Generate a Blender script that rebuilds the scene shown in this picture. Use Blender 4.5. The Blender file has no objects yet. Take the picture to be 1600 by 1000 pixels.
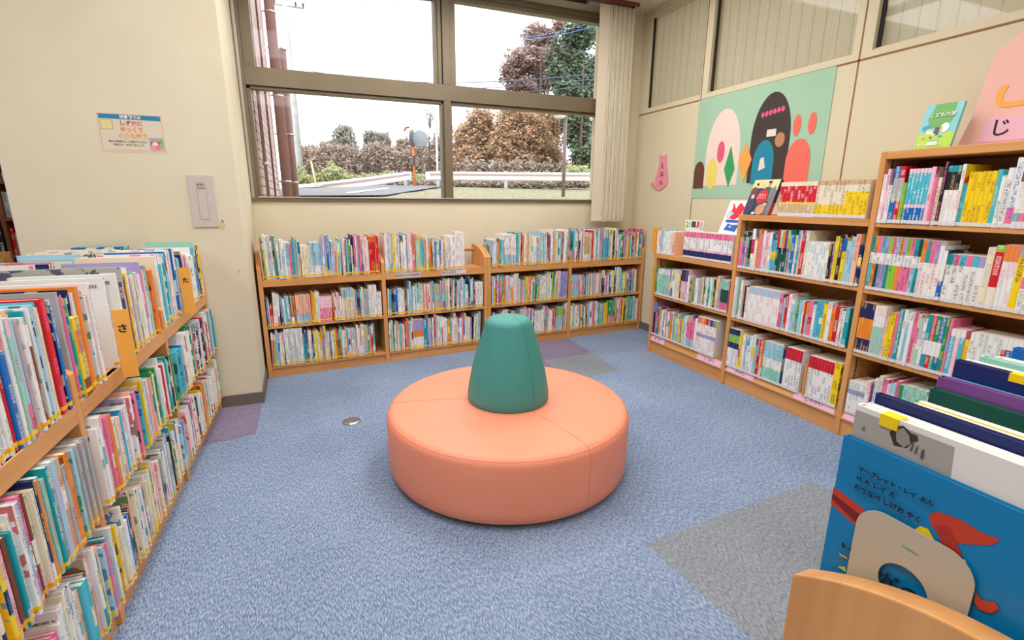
import bpy, bmesh, math, random
from mathutils import Vector, Matrix
C = bpy.context.scene
COL = C.collection
R = math.radians

# ---------------------------------------------------------------- camera
IMG_W, IMG_H, FPX = 1600.0, 1000.0, 770.7
YAW, PITCH, ROLL, CAM_Z = R(22.16), R(13.643), R(-0.418), 1.32
_f = Vector((math.sin(YAW)*math.cos(PITCH), math.cos(YAW)*math.cos(PITCH), -math.sin(PITCH)))
_r0 = Vector((math.cos(YAW), -math.sin(YAW), 0)); _d0 = _f.cross(_r0)
CR = _r0*math.cos(ROLL) + _d0*math.sin(ROLL)
CD = -_r0*math.sin(ROLL) + _d0*math.cos(ROLL)
CF = _f
CAM = Vector((0, 0, CAM_Z))
cam = bpy.data.cameras.new('camera'); cam.sensor_width = 36.0
cam.lens = FPX/IMG_W*36.0; cam.clip_start = 0.02; cam.clip_end = 400
camo = bpy.data.objects.new('camera', cam); COL.objects.link(camo)
camo.matrix_world = Matrix(((CR.x, -CD.x, -CF.x, 0), (CR.y, -CD.y, -CF.y, 0), (CR.z, -CD.z, -CF.z, CAM_Z), (0, 0, 0, 1)))
C.camera = camo
# ---------------------------------------------------------------- world, exposure
C.view_settings.view_transform = 'Standard'; C.view_settings.look = 'None'
C.view_settings.gamma = 1.0; C.view_settings.use_curve_mapping = False
C.view_settings.exposure = 0.0
w = bpy.data.worlds.new('overcast_sky'); C.world = w; w.use_nodes = True
wb = w.node_tree.nodes['Background']
wb.inputs[0].default_value = (0.93, 0.95, 1.0, 1); wb.inputs[1].default_value = 2.4
LAMP = 10.0                     # emission of the ceiling luminaires
# ---------------------------------------------------------------- projection helpers (what the photograph shows where)
def ray(x, y): return CR*((x-800)/FPX) + CD*((y-500)/FPX) + CF
def at(x, y, dep): return CAM + ray(x, y)*dep
def ground_z(Y): return 1.15 + 0.04*(min(Y, 21.0)-4.7) + 0.05*max(0, Y-21.0)
def gpt(x, y):
    d = ray(x, y)
    lo = 0.5
    for i in range(1200):
        P = CAM + d*lo
        if P.z <= ground_z(P.y) and P.y > 4.8: return P
        lo += 0.05
    return P
def proj(P):
    v = Vector(P) - CAM; z = v.dot(CF)
    if z < 0.02: return None
    return (800 + FPX*v.dot(CR)/z, 500 + FPX*v.dot(CD)/z)

# ---------------------------------------------------------------- materials
def lin(c):
    o = []
    for v in c[:3]:
        v = v/255.0
        o.append(v/12.92 if v <= 0.04045 else ((v+0.055)/1.055)**2.4)
    return (o[0], o[1], o[2], 1.0)
def mat(name, rgb, rough=0.5, metal=0.0, spec=0.5, emit=None):
    m = bpy.data.materials.new(name); m.use_nodes = True
    b = m.node_tree.nodes['Principled BSDF']
    b.inputs['Base Color'].default_value = lin(rgb); b.inputs['Roughness'].default_value = rough
    b.inputs['Metallic'].default_value = metal; b.inputs['Specular IOR Level'].default_value = spec
    if emit: b.inputs['Emission Color'].default_value = lin(rgb); b.inputs['Emission Strength'].default_value = emit
    return m
def NT(m): return m.node_tree.nodes, m.node_tree.links, m.node_tree.nodes['Principled BSDF']
def noise_mix(m, stops, scale, detail=3, vec='Object', stretch=None, bump=0, rot=None, rough=None):
    n, l, b = NT(m)
    tc = n.new('ShaderNodeTexCoord'); src = tc.outputs[vec]
    mp = n.new('ShaderNodeMapping'); l.new(src, mp.inputs[0])
    if stretch: mp.inputs['Scale'].default_value = stretch
    if rot: mp.inputs['Rotation'].default_value = rot
    t = n.new('ShaderNodeTexNoise'); t.inputs['Scale'].default_value = scale; t.inputs['Detail'].default_value = detail
    l.new(mp.outputs[0], t.inputs['Vector'])
    r = n.new('ShaderNodeValToRGB'); e = r.color_ramp.elements
    e[0].position, e[0].color = stops[0][0], lin(stops[0][1]); e[1].position, e[1].color = stops[-1][0], lin(stops[-1][1])
    for p, c in stops[1:-1]:
        k = e.new(p); k.color = lin(c)
    l.new(t.outputs[0], r.inputs[0]); l.new(r.outputs[0], b.inputs['Base Color'])
    if bump:
        bp = n.new('ShaderNodeBump'); bp.inputs['Strength'].default_value = bump; bp.inputs['Distance'].default_value = 0.002
        l.new(t.outputs[0], bp.inputs['Height']); l.new(bp.outputs[0], b.inputs['Normal'])
    return m
M = {}
M['wall'] = noise_mix(mat('wall_paint', (226, 212, 180), 0.75, spec=0.25), [(0.3, (223, 212, 184)), (0.7, (228, 218, 190))], 3, 5, bump=0.04)
M['wallpanel'] = noise_mix(mat('wall_panel_steel', (228, 214, 180), 0.55, spec=0.3), [(0.3, (223, 212, 180)), (0.7, (226, 215, 184))], 1.4)
M['groove'] = mat('panel_joint', (150, 105, 60), 0.7)
M['ceil'] = noise_mix(mat('ceiling_board', (225, 215, 200), 0.9), [(0.42, (205, 192, 172)), (0.6, (232, 224, 208))], 60, 4)
M['base'] = mat('skirting_rubber', (112, 104, 96), 0.6)
M['woodH'] = noise_mix(mat('beech_board', (206, 140, 80), 0.42), [(0.3, (206, 140, 76)), (0.5, (217, 154, 90)), (0.7, (224, 163, 100))], 14, 5, stretch=(0.12, 1.6, 1.6))
M['woodV'] = noise_mix(mat('beech_upright', (206, 140, 80), 0.42), [(0.3, (208, 142, 78)), (0.5, (219, 156, 92)), (0.7, (226, 165, 102))], 14, 5, stretch=(1.6, 1.6, 0.12))
M['woodD'] = noise_mix(mat('dark_cherry_board', (120, 66, 36), 0.45), [(0.3, (108, 58, 32)), (0.7, (135, 78, 44))], 14, 4, stretch=(1, 1, 0.2))
M['alu'] = noise_mix(mat('bronze_aluminium', (142, 128, 108), 0.42, 0.3), [(0.3, (122, 109, 86)), (0.7, (130, 117, 94))], 3, 2, stretch=(1, 1, 1))
M['alu_light'] = mat('silver_aluminium', (186, 182, 172), 0.35, 0.5)
M['black'] = mat('black_gasket', (34, 32, 32), 0.6)
M['cream'] = mat('cream_enamel', (226, 208, 176), 0.5)
M['orange'] = noise_mix(mat('coral_vinyl', (240, 146, 112), 0.48, spec=1.0), [(0.3, (241, 145, 110)), (0.7, (245, 153, 119))], 2.2, 4, bump=0.06)
M['teal'] = noise_mix(mat('teal_vinyl', (70, 150, 140), 0.48, spec=0.9), [(0.3, (62, 141, 133)), (0.7, (68, 147, 139))], 4, 5, bump=0.08)
for k_ in ('orange', 'teal'):
    b_ = NT(M[k_])[2]; b_.inputs['IOR'].default_value = 1.5; b_.inputs['Roughness'].default_value = 0.5; b_.inputs['Specular IOR Level'].default_value = 0.5
M['plinth'] = mat('dark_plinth', (60, 45, 38), 0.8)
M['chrome'] = mat('chrome', (200, 200, 200), 0.2, 1.0)
M['steel'] = mat('perforated_rail_steel', (150, 148, 142), 0.4, 0.7)
M['beige'] = noise_mix(mat('beige_coated_steel', (196, 180, 156), 0.45), [(0.3, (192, 175, 150)), (0.7, (198, 182, 158))], 5)
M['white'] = mat('white_paper', (238, 234, 228), 0.6)
M['offwhite'] = mat('offwhite_plastic', (222, 212, 202), 0.45)
M['pinkpaper'] = mat('pink_paper', (240, 190, 208), 0.6)
M['pinkfelt'] = mat('pink_card', (238, 150, 166), 0.7)
M['bearpink'] = mat('peach_pink_card', (244, 190, 176), 0.7)
M['mint'] = noise_mix(mat('mint_card', (168, 206, 176), 0.7), [(0.3, (166, 205, 174)), (0.7, (172, 209, 180))], 2)
M['ink'] = mat('black_ink', (28, 22, 22), 0.6)
M['cardorange'] = mat('orange_card', (250, 178, 74), 0.45)
M['page'] = noise_mix(mat('page_edges', (236, 228, 212), 0.85), [(0.35, (222, 212, 192)), (0.65, (240, 234, 220))], 60, 2, stretch=(12, 0.3, 0.3))
M['tapeY'] = mat('yellow_tape', (250, 205, 20), 0.4)
M['tapeO'] = mat('amber_tape', (250, 176, 20), 0.4)
M['film'] = mat('silvery_spine_label', (226, 223, 222), 0.35)
M['blindfab'] = noise_mix(mat('blind_fabric', (214, 204, 178), 0.85), [(0.3, (206, 196, 168)), (0.7, (220, 211, 186))], 40, 2, stretch=(1, 1, 0.1))
M['blindlight'] = mat('blind_front_slat', (222, 208, 186), 0.8)
def flat(name, rgb, rough=0.6):
    k = 'f_'+name
    if k not in M: M[k] = mat(name, rgb, rough)
    return M[k]

def attr_material(name, rough):
    """colour comes from the printed colour of each face; small print marks come from UVs"""
    m = bpy.data.materials.new(name); m.use_nodes = True
    n, l, b = NT(m)
    b.inputs['Roughness'].default_value = rough; b.inputs['Specular IOR Level'].default_value = 0.35
    ca = n.new('ShaderNodeAttribute'); ca.attribute_name = 'bcol'
    ta = n.new('ShaderNodeAttribute'); ta.attribute_name = 'tcol'
    pa = n.new('ShaderNodeAttribute'); pa.attribute_name = 'par'
    sp = n.new('ShaderNodeSeparateColor'); l.new(pa.outputs['Color'], sp.inputs[0])
    uv = n.new('ShaderNodeUVMap'); uv.uv_map = 'UVMap'
    su = n.new('ShaderNodeSeparateXYZ'); l.new(uv.outputs[0], su.inputs[0])
    def mth(op, a, bb=None, cc=None):
        k = n.new('ShaderNodeMath'); k.operation = op
        for i, v in enumerate((a, bb, cc)):
            if v is None: continue
            if isinstance(v, (int, float)): k.inputs[i].default_value = v
            else: l.new(v, k.inputs[i])
        return k.outputs[0]
    U, V = su.outputs[0], su.outputs[1]
    seed = mth('MULTIPLY', sp.outputs[1], 97.0)
    # title characters: fine blotches in the middle of the spine
    cx = n.new('ShaderNodeCombineXYZ')
    l.new(mth('MULTIPLY', U, 3.4), cx.inputs[0]); l.new(mth('MULTIPLY', V, 330.0), cx.inputs[1]); l.new(seed, cx.inputs[2])
    t1 = n.new('ShaderNodeTexNoise'); t1.inputs['Scale'].default_value = 1.0; t1.inputs['Detail'].default_value = 2; l.new(cx.outputs[0], t1.inputs['Vector'])
    ch = mth('GREATER_THAN', t1.outputs[0], 0.5)
    mid = mth('LESS_THAN', mth('ABSOLUTE', mth('SUBTRACT', U, 0.5)), 0.3)
    c2 = n.new('ShaderNodeCombineXYZ'); l.new(mth('MULTIPLY', V, 13.0), c2.inputs[0]); l.new(seed, c2.inputs[1])
    t2 = n.new('ShaderNodeTexNoise'); t2.inputs['Scale'].default_value = 1.0; t2.inputs['Detail'].default_value = 0; l.new(c2.outputs[0], t2.inputs['Vector'])
    blk = mth('GREATER_THAN', t2.outputs[0], 0.48)
    is_sp = mth('GREATER_THAN', sp.outputs[0], 0.75)
    txt = mth('MULTIPLY', mth('MULTIPLY', ch, mid), mth('MULTIPLY', blk, is_sp))
    # cover pictures: coarse soft shapes
    c3 = n.new('ShaderNodeCombineXYZ'); l.new(mth('MULTIPLY', U, 22.0), c3.inputs[0]); l.new(mth('MULTIPLY', V, 22.0), c3.inputs[1]); l.new(seed, c3.inputs[2])
    t3 = n.new('ShaderNodeTexNoise'); t3.inputs['Scale'].default_value = 1.0; t3.inputs['Detail'].default_value = 3; l.new(c3.outputs[0], t3.inputs['Vector'])
    is_art = mth('MULTIPLY', mth('GREATER_THAN', sp.outputs[0], 0.25), mth('LESS_THAN', sp.outputs[0], 0.75))
    art = mth('MULTIPLY', mth('GREATER_THAN', t3.outputs[0], 0.54), is_art)
    fac = mth('MAXIMUM', mth('MULTIPLY', txt, 0.68), mth('MULTIPLY', art, 0.8))
    mx = n.new('ShaderNodeMix'); mx.data_type = 'RGBA'
    l.new(fac, mx.inputs[0]); l.new(ca.outputs['Color'], mx.inputs[6]); l.new(ta.outputs['Color'], mx.inputs[7])
    l.new(mx.outputs[2], b.inputs['Base Color'])
    return m
M['book'] = attr_material('printed_cover', 0.38)

def carpet(name, dark, midc, light, rot):
    m = mat(name, midc, 0.95, spec=0.1)
    n, l, b = NT(m)
    tc = n.new('ShaderNodeTexCoord'); mp = n.new('ShaderNodeMapping'); l.new(tc.outputs['Object'], mp.inputs[0])
    mp.inputs['Rotation'].default_value = (0, 0, rot); mp.inputs['Scale'].default_value = (4.2, 1, 1)
    t = n.new('ShaderNodeTexNoise'); t.inputs['Scale'].default_value = 62; t.inputs['Detail'].default_value = 3; t.inputs['Distortion'].default_value = 0.35
    l.new(mp.outputs[0], t.inputs['Vector'])
    r = n.new('ShaderNodeValToRGB'); e = r.color_ramp.elements
    e[0].position, e[0].color = 0.36, lin(dark); e[1].position, e[1].color = 0.64, lin(light); k = e.new(0.5); k.color = lin(midc)
    l.new(t.outputs[0], r.inputs[0])
    t2 = n.new('ShaderNodeTexNoise'); t2.inputs['Scale'].default_value = 1.6; t2.inputs['Detail'].default_value = 4; l.new(tc.outputs['Object'], t2.inputs['Vector'])
    mx = n.new('ShaderNodeMix'); mx.data_type = 'RGBA'; mx.blend_type = 'SOFT_LIGHT'; mx.inputs[0].default_value = 0.35
    l.new(r.outputs[0], mx.inputs[6]); l.new(t2.outputs[0], mx.inputs[7]); l.new(mx.outputs[2], b.inputs['Base Color'])
    bp = n.new('ShaderNodeBump'); bp.inputs['Strength'].default_value = 0.5; bp.inputs['Distance'].default_value = 0.003
    l.new(t.outputs[0], bp.inputs['Height']); l.new(bp.outputs[0], b.inputs['Normal'])
    return m
M['carpetA'] = carpet('blue_carpet', (94, 113, 152), (129, 147, 175), (170, 182, 192), R(28))
M['carpetA2'] = carpet('blue_carpet_turned', (97, 117, 156), (132, 150, 178), (173, 185, 195), R(-60))
M['carpetP'] = carpet('mauve_carpet', (100, 94, 130), (132, 124, 146), (160, 142, 158), R(10))
M['carpetG'] = carpet('grey_carpet', (104, 118, 128), (134, 141, 146), (162, 160, 164), R(-20))
def glass(name, tint, refl=0.06):
    m = bpy.data.materials.new(name); m.use_nodes = True; n = m.node_tree.nodes; l = m.node_tree.links; n.clear()
    o = n.new('ShaderNodeOutputMaterial'); mi = n.new('ShaderNodeMixShader'); t = n.new('ShaderNodeBsdfTransparent'); g = n.new('ShaderNodeBsdfGlossy')
    t.inputs[0].default_value = (*tint, 1); g.inputs['Roughness'].default_value = 0.02; mi.inputs[0].default_value = refl
    l.new(t.outputs[0], mi.inputs[1]); l.new(g.outputs[0], mi.inputs[2]); l.new(mi.outputs[0], o.inputs[0])
    return m
M['glass'] = glass('window_glass', (0.97, 0.98, 0.98), 0.008)
M['glass2'] = glass('partition_glass', (0.96, 0.96, 0.94), 0.012)

# ---------------------------------------------------------------- mesh helpers
class MB:
    """collects faces, builds ONE mesh object"""
    def __init__(s): s.v = []; s.f = []; s.m = []; s.mats = []; s.T = Matrix.Identity(4); s.smooth = []
    def mi(s, m):
        if m not in s.mats: s.mats.append(m)
        return s.mats.index(m)
    def face(s, pts, m, sm=False):
        i = len(s.v); s.v += [tuple(s.T @ Vector(p)) for p in pts]; s.f.append(tuple(range(i, i+len(pts)))); s.m.append(s.mi(m)); s.smooth.append(sm)
    def box(s, x0, x1, y0, y1, z0, z1, m):
        i = len(s.v); s.v += [tuple(s.T @ Vector(p)) for p in ((x0,y0,z0),(x1,y0,z0),(x1,y1,z0),(x0,y1,z0),(x0,y0,z1),(x1,y0,z1),(x1,y1,z1),(x0,y1,z1))]
        for q in ((0,3,2,1),(4,5,6,7),(0,1,5,4),(1,2,6,5),(2,3,7,6),(3,0,4,7)):
            s.f.append(tuple(i+k for k in q)); s.m.append(s.mi(m)); s.smooth.append(False)
    def prism(s, pts, ax, a, b, m, sm=False):
        """polygon pts (2D) extruded along axis ax (0,1,2) from a to b"""
        def P(p, t):
            return {0: (t, p[0], p[1]), 1: (p[0], t, p[1]), 2: (p[0], p[1], t)}[ax]
        i = len(s.v); n = len(pts)
        s.v += [tuple(s.T @ Vector(P(p, a))) for p in pts] + [tuple(s.T @ Vector(P(p, b))) for p in pts]
        s.f.append(tuple(range(i, i+n))); s.m.append(s.mi(m)); s.smooth.append(False)
        s.f.append(tuple(range(i+2*n-1, i+n-1, -1))); s.m.append(s.mi(m)); s.smooth.append(False)
        for k in range(n):
            j = (k+1) % n
            s.f.append((i+k, i+n+k, i+n+j, i+j)); s.m.append(s.mi(m)); s.smooth.append(sm)
    def tube(s, pts, r, m, n=10, caps=True):
        pts = [Vector(p) for p in pts]; rr = r if isinstance(r, (list, tuple)) else [r]*len(pts)
        i = len(s.v); prev = None
        for k, p in enumerate(pts):
            d = (pts[min(k+1, len(pts)-1)] - pts[max(k-1, 0)]).normalized()
            a = prev if prev is not None else (Vector((0, 0, 1)) if abs(d.z) < 0.9 else Vector((1, 0, 0)))
            u = (a - d*a.dot(d)).normalized(); prev = u; v = d.cross(u)
            for q in range(n):
                t = 2*math.pi*q/n
                s.v.append(tuple(s.T @ (p + (u*math.cos(t)+v*math.sin(t))*rr[k])))
        for k in range(len(pts)-1):
            for q in range(n):
                a = i+k*n+q; b = i+k*n+(q+1) % n
                s.f.append((a, b, b+n, a+n)); s.m.append(s.mi(m)); s.smooth.append(True)
        if caps:
            s.f.append(tuple(range(i+n-1, i-1, -1))); s.m.append(s.mi(m)); s.smooth.append(False)
            e = i+(len(pts)-1)*n
            s.f.append(tuple(range(e, e+n))); s.m.append(s.mi(m)); s.smooth.append(False)
    def lathe(s, prof, m, n=48, c=(0, 0, 0)):
        i = len(s.v); K = len(prof)
        for r, z in prof:
            for q in range(n):
                t = 2*math.pi*q/n; s.v.append(tuple(s.T @ Vector((c[0]+r*math.cos(t), c[1]+r*math.sin(t), c[2]+z))))
        for k in range(K-1):
            for q in range(n):
                a = i+k*n+q; b = i+k*n+(q+1) % n
                s.f.append((a, b, b+n, a+n)); s.m.append(s.mi(m)); s.smooth.append(True)
        s.f.append(tuple(range(i+n-1, i-1, -1))); s.m.append(s.mi(m)); s.smooth.append(False)
        e = i+(K-1)*n; s.f.append(tuple(range(e, e+n))); s.m.append(s.mi(m)); s.smooth.append(False)
    def build(s, name, parent=None, mw=None, bevel=0, fix=True):
        me = bpy.data.meshes.new(name); me.from_pydata(s.v, [], s.f)
        for m in s.mats: me.materials.append(m)
        me.polygons.foreach_set('material_index', s.m); me.polygons.foreach_set('use_smooth', s.smooth)
        if fix:
            bm = bmesh.new(); bm.from_mesh(me); bmesh.ops.recalc_face_normals(bm, faces=bm.faces); bm.to_mesh(me); bm.free()
        me.update()
        o = bpy.data.objects.new(name, me); COL.objects.link(o)
        if parent is not None: o.parent = parent
        if mw is not None: o.matrix_local = mw
        if bevel:
            b = o.modifiers.new('bevel', 'BEVEL'); b.width = bevel; b.segments = 2; b.limit_method = 'ANGLE'
        return o
def empty(name, mw):
    o = bpy.data.objects.new(name, None); o.empty_display_size = 0.1; COL.objects.link(o); o.matrix_world = mw
    return o
def tag(o, label=None, cat=None, group=None, kind=None):
    if label: o['label'] = label
    if cat: o['category'] = cat
    if group: o['group'] = group
    if kind: o['kind'] = kind
    return o
def struct(o): o['kind'] = 'structure'; return o
def T(x, y, z): return Matrix.Translation((x, y, z))
def RZ(a): return Matrix.Rotation(a, 4, 'Z')
def text(s, size, mw, parent, m, name='lettering', align='CENTER', ext=0.0003, spacing=1.0, off=0.0, alx=None):
    cu = bpy.data.curves.new(name, 'FONT'); cu.body = s; cu.size = size; cu.align_x = align; cu.align_y = 'CENTER'
    cu.extrude = ext; cu.space_line = spacing; cu.offset = off; cu.resolution_u = 3
    if alx: cu.space_character = alx
    cu.materials.append(m)
    o = bpy.data.objects.new(name, cu); COL.objects.link(o); o.parent = parent; o.matrix_local = mw
    return o
# text lies in its own XY plane; STAND turns it upright, reading from -Y
STAND = Matrix.Rotation(R(90), 4, 'X')

# ================================================================ ROOM SHELL
XR, YB, YP, XP, ZC = 3.2, 4.5, 3.465, -0.378, 3.09
# floor with carpet tiles laid at slightly turned grid
mb = MB()
GA = R(4.2); g0 = Vector((1.137, 1.363)); gu = Vector((math.cos(GA), math.sin(GA))); gv = Vector((-math.sin(GA), math.cos(GA)))
mb.face([(-9, -5, 0), (3.3, -5, 0), (3.3, 4.6, 0), (-9, 4.6, 0)], M['carpetA'])
mb.face([(-9, 4.6, 0), (-1.0, 4.6, 0), (-1.0, 12, 0), (-9, 12, 0)], M['carpetA'])
def tilequad(p4, m, z=0.0008):
    mb.face([(p[0], p[1], z) for p in p4], m)
def tile(i, j, m, n=1, k=1):
    a = g0 + gu*0.518*i + gv*0.518*j; b = a + gu*0.518*n; c = b + gv*0.518*k; d = a + gv*0.518*k
    tilequad((a, b, c, d), m)
tile(0, -1, M['carpetG'], 2, 1); tile(1, -2, M['carpetG'], 1, 1); tile(0, -2, M['carpetG'], 1, 1)
tilequad(((-0.9, 2.86), (-0.381, 2.97), (-0.378, 3.46), (-0.9, 3.46)), M['carpetP'])
tilequad(((1.30, 3.1), (2.22, 3.14), (2.29, 4.2), (1.30, 4.1)), M['carpetP'])
tilequad(((1.75, 3.1), (2.22, 3.14), (2.25, 3.62), (1.75, 3.6)), M['carpetG'], 0.0014)
for i, j in ((2, 3), (-1, 0), (0, 1), (-2, -1), (-3, 1), (-1, 2), (1, 2), (-2, 3), (-1, -2), (-3, -1)): tile(i, j, M['carpetA2'])
struct(mb.build('floor', fix=False))
# floor outlet cover
mb = MB(); mb.lathe([(0.055, 0), (0.054, 0.004), (0.045, 0.008), (0.0, 0.009)], M['chrome'], 32)
fo = mb.build('floor_outlet', mw=T(0.145, 2.94, 0.001)); tag(fo, 'small round chrome floor outlet cover set in the blue carpet', 'floor outlet')
m2 = MB(); m2.box(-0.022, 0.022, -0.03, 0.03, 0.0092, 0.011, M['steel']); m2.build('lid', fo)

# back wall: below window, right of window, above
mb = MB()
WZ0, WZ1, WX1 = 1.30, 2.98, 2.80
mb.box(-0.6, 3.4, YB, YB+0.22, -0.02, WZ0, M['wall'])
mb.box(WX1, 3.4, YB, YB+0.22, WZ0, 3.4, M['wall'])
mb.box(-0.6, WX1, YB, YB+0.22, WZ1+0.02, 3.4, M['wall'])
struct(mb.build('wall_back'))
# pillar wall (left), between reading corner and the adult section
mb = MB(); mb.prism([(-1.45, YP), (XP, YP), (-0.402, YB), (-0.402, YB+0.25), (-1.45, YB+0.25)], 2, 0, 3.4, M['wall'])
# worn paint beside the switch plate
struct(mb.build('wall_left'))
mb = MB(); random.seed(5)
def blot(cx, cz, rx, rz, m, n=14, y=YP-0.0006):
    mb.face([(cx+rx*(0.75+0.4*random.random())*math.cos(t*2*math.pi/n), y, cz+rz*(0.75+0.4*random.random())*math.sin(t*2*math.pi/n)) for t in range(n)], m)
blot(-0.482, 1.155, 0.014, 0.03, flat('bare_plaster', (214, 196, 142))); blot(-0.478, 1.185, 0.006, 0.008, flat('bare_plaster', (214, 196, 142)))
blot(-0.48, 1.19, 0.004, 0.003, flat('scuff', (170, 155, 125))); blot(-0.425, 0.88, 0.011, 0.012, flat('scuff2', (205, 192, 168)), y=YP-0.0005)
st = mb.build('trim_1', fix=False); struct(st)
# skirting
mb = MB(); mb.prism([(-1.46, YP-0.012), (XP+0.012, YP-0.012), (-0.39, YB), (-0.402, YB), (XP, YP), (-1.46, YP)], 2, 0, 0.075, M['base'])
struct(mb.build('baseboard_left'))
mb = MB(); mb.box(XR-0.012, XR, -4, YB, 0, 0.075, M['base']); struct(mb.build('baseboard_right'))
mb = MB(); mb.box(-0.39, XR-0.012, YB-0.012, YB, 0, 0.075, M['base']); struct(mb.build('baseboard_back'))
# right partition of panels, with glazed lights above
mb = MB()
mb.box(XR, XR+0.12, -4, 4.62, -0.02, 2.16, M['wallpanel'])
PJ = [3.61, 2.267, 0.93, -0.42, -1.77, -3.1]
GZ0, GZ1 = 2.205, 3.03
mb.box(XR, XR+0.12, -4, 4.62, 2.168, GZ0, M['wallpanel']); mb.box(XR, XR+0.12, -4, 4.62, GZ1, 3.4, M['wallpanel'])
mb.box(XR, XR+0.12, 4.375, 4.62, GZ0, GZ1, M['wallpanel'])
for y in PJ: mb.box(XR, XR+0.12, y-0.07, y+0.012-0.006, GZ0, GZ1, M['wallpanel']); mb.box(XR, XR+0.12, y+0.006, y+0.05 if y < 3 else y+0.012, GZ0, GZ1, M['wallpanel'])
struct(mb.build('wall_right'))
mb = MB(); mb.box(XR-0.0012, XR+0.01, -4, 4.46, 2.158, 2.17, M['groove'])
for y in PJ: mb.box(XR-0.0012, XR+0.01, y-0.005, y+0.005, 0.08, 3.09, M['groove'])
struct(mb.build('trim_2'))
# glazed lights of the partition
edges = [(3.622, 4.375), (2.30, 3.54), (0.965, 2.197), (-0.385, 0.86)]
M['frost'] = noise_mix(mat('drawn_blind_behind_glass', (208, 202, 184), 0.8), [(0.3, (202, 197, 180)), (0.7, (212, 207, 190))], 26, 1, stretch=(1, 1, 0.02))
n, l, b = NT(M['frost'])
tr_ = n.new('ShaderNodeBsdfTranslucent'); tr_.inputs[0].default_value = lin((222, 214, 196)); ms_ = n.new('ShaderNodeMixShader'); ms_.inputs[0].default_value = 0.45
l.new(b.outputs[0], ms_.inputs[1]); l.new(tr_.outputs[0], ms_.inputs[2]); l.new(ms_.outputs[0], n['Material Output'].inputs[0])
for i, (y0, y1) in enumerate(edges):
    e = empty('window_%d' % (i+2), T(XR, y0, GZ0)); e['kind'] = 'structure'
    f = MB(); L = y1-y0; H = GZ1-GZ0
    f.box(0.03, 0.045, L-0.02, L, 0, H, M['black']); f.box(0.02, 0.05, 0, 0.012, 0, H, M['cream']); f.box(0.02, 0.05, 0, L, 0, 0.012, M['cream']); f.box(0.02, 0.05, 0, L, H-0.012, H, M['cream'])
    f.build('frame', e)
    g = MB(); g.box(0.034, 0.038, 0.012, L-0.02, 0.012, H-0.012, M['glass2']); g.build('pane', e)
    g = MB()
    k = 0
    nn = int(L/0.09)
    for k in range(nn):
        a = k*L/nn; g.prism([(0.0775, a+0.002), (0.0795, a+L/nn*0.5), (0.0785, a+L/nn+0.004), (0.0805, a+L/nn+0.004), (0.0815, a+L/nn*0.5), (0.0795, a+0.002)], 2, 0.0, H, M['frost'])
    g.build('blind', e)
# ceiling
mb = MB()
mb.box(-9, 3.4, -5, YB+0.2, ZC, ZC+0.1, M['ceil']); mb.box(-9, -1.0, YB+0.2, 12, ZC, ZC+0.1, M['ceil'])
struct(mb.build('ceiling'))
# rear and far walls that close the room
mb = MB(); mb.box(-9, 3.4, -4.2, -4.0, 0, 3.4, M['wall']); struct(mb.build('wall_rear'))
mb = MB(); mb.box(-9.2, -9, -5, 12, 0, 3.4, M['wall']); struct(mb.build('wall_far'))
mb = MB(); mb.box(-9, -1.0, 9.0, 9.2, 0, 3.4, M['wall']); mb.box(-1.2, -1.0, YB+0.25, 9.2, 0, 3.4, M['wall']); struct(mb.build('wall_north'))
# cornice at the top right corner (slot of the blind track)
mb = MB(); mb.box(-0.38, 2.99, 4.28, 4.30, ZC-0.03, ZC, M['woodD']); mb.box(-0.38, 2.99, 4.30, 4.49, ZC-0.004, ZC, M['black']); struct(mb.build('trim_3'))

# ---------------------------------------------------------------- luminaires on the ceiling
M['diff'] = mat('lit_diffuser', (252, 250, 250), 0.6, emit=LAMP)
lum = None; li = 0
places = [(-0.4, 0.3, 'over the picture-book case'), (1.3, 0.3, 'over the near shelf end'), (-0.4, 2.1, 'beside the pillar'), (1.5, 2.1, 'above the coral seat'),
          (0.55, 3.35, 'near the window'), (1.95, 3.35, 'near the window'), (-0.4, -1.6, ''), (1.3, -1.6, ''), (-2.6, 0.3, ''), (-2.6, 2.2, ''), (-4.8, 1.0, ''), (-4.0, 6.0, ''), (-2.0, 6.0, '')]  # both luminaires near the window are added to brighten the back wall
for (x, y, wd) in places:
    e = empty('ceiling_light', T(x, y, ZC)); tag(e, 'unseen white recessed ceiling luminaire with a lit diffuser', 'ceiling light', 'ceiling luminaires')
    e.rotation_euler.z = R(90) if wd == 'near the window' else 0
    h = MB(); h.box(-0.33, -0.30, -0.63, 0.63, -0.03, 0, M['offwhite']); h.box(0.30, 0.33, -0.63, 0.63, -0.03, 0, M['offwhite']); h.box(-0.30, 0.30, -0.63, -0.60, -0.03, 0, M['offwhite']); h.box(-0.30, 0.30, 0.60, 0.63, -0.03, 0, M['offwhite'])
    h.build('housing', e)
    d = MB(); d.face([(-0.30, -0.60, -0.012), (-0.30, 0.60, -0.012), (0.30, 0.60, -0.012), (0.30, -0.60, -0.012)], M['diff']); d.build('diffuser', e, fix=False)

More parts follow.
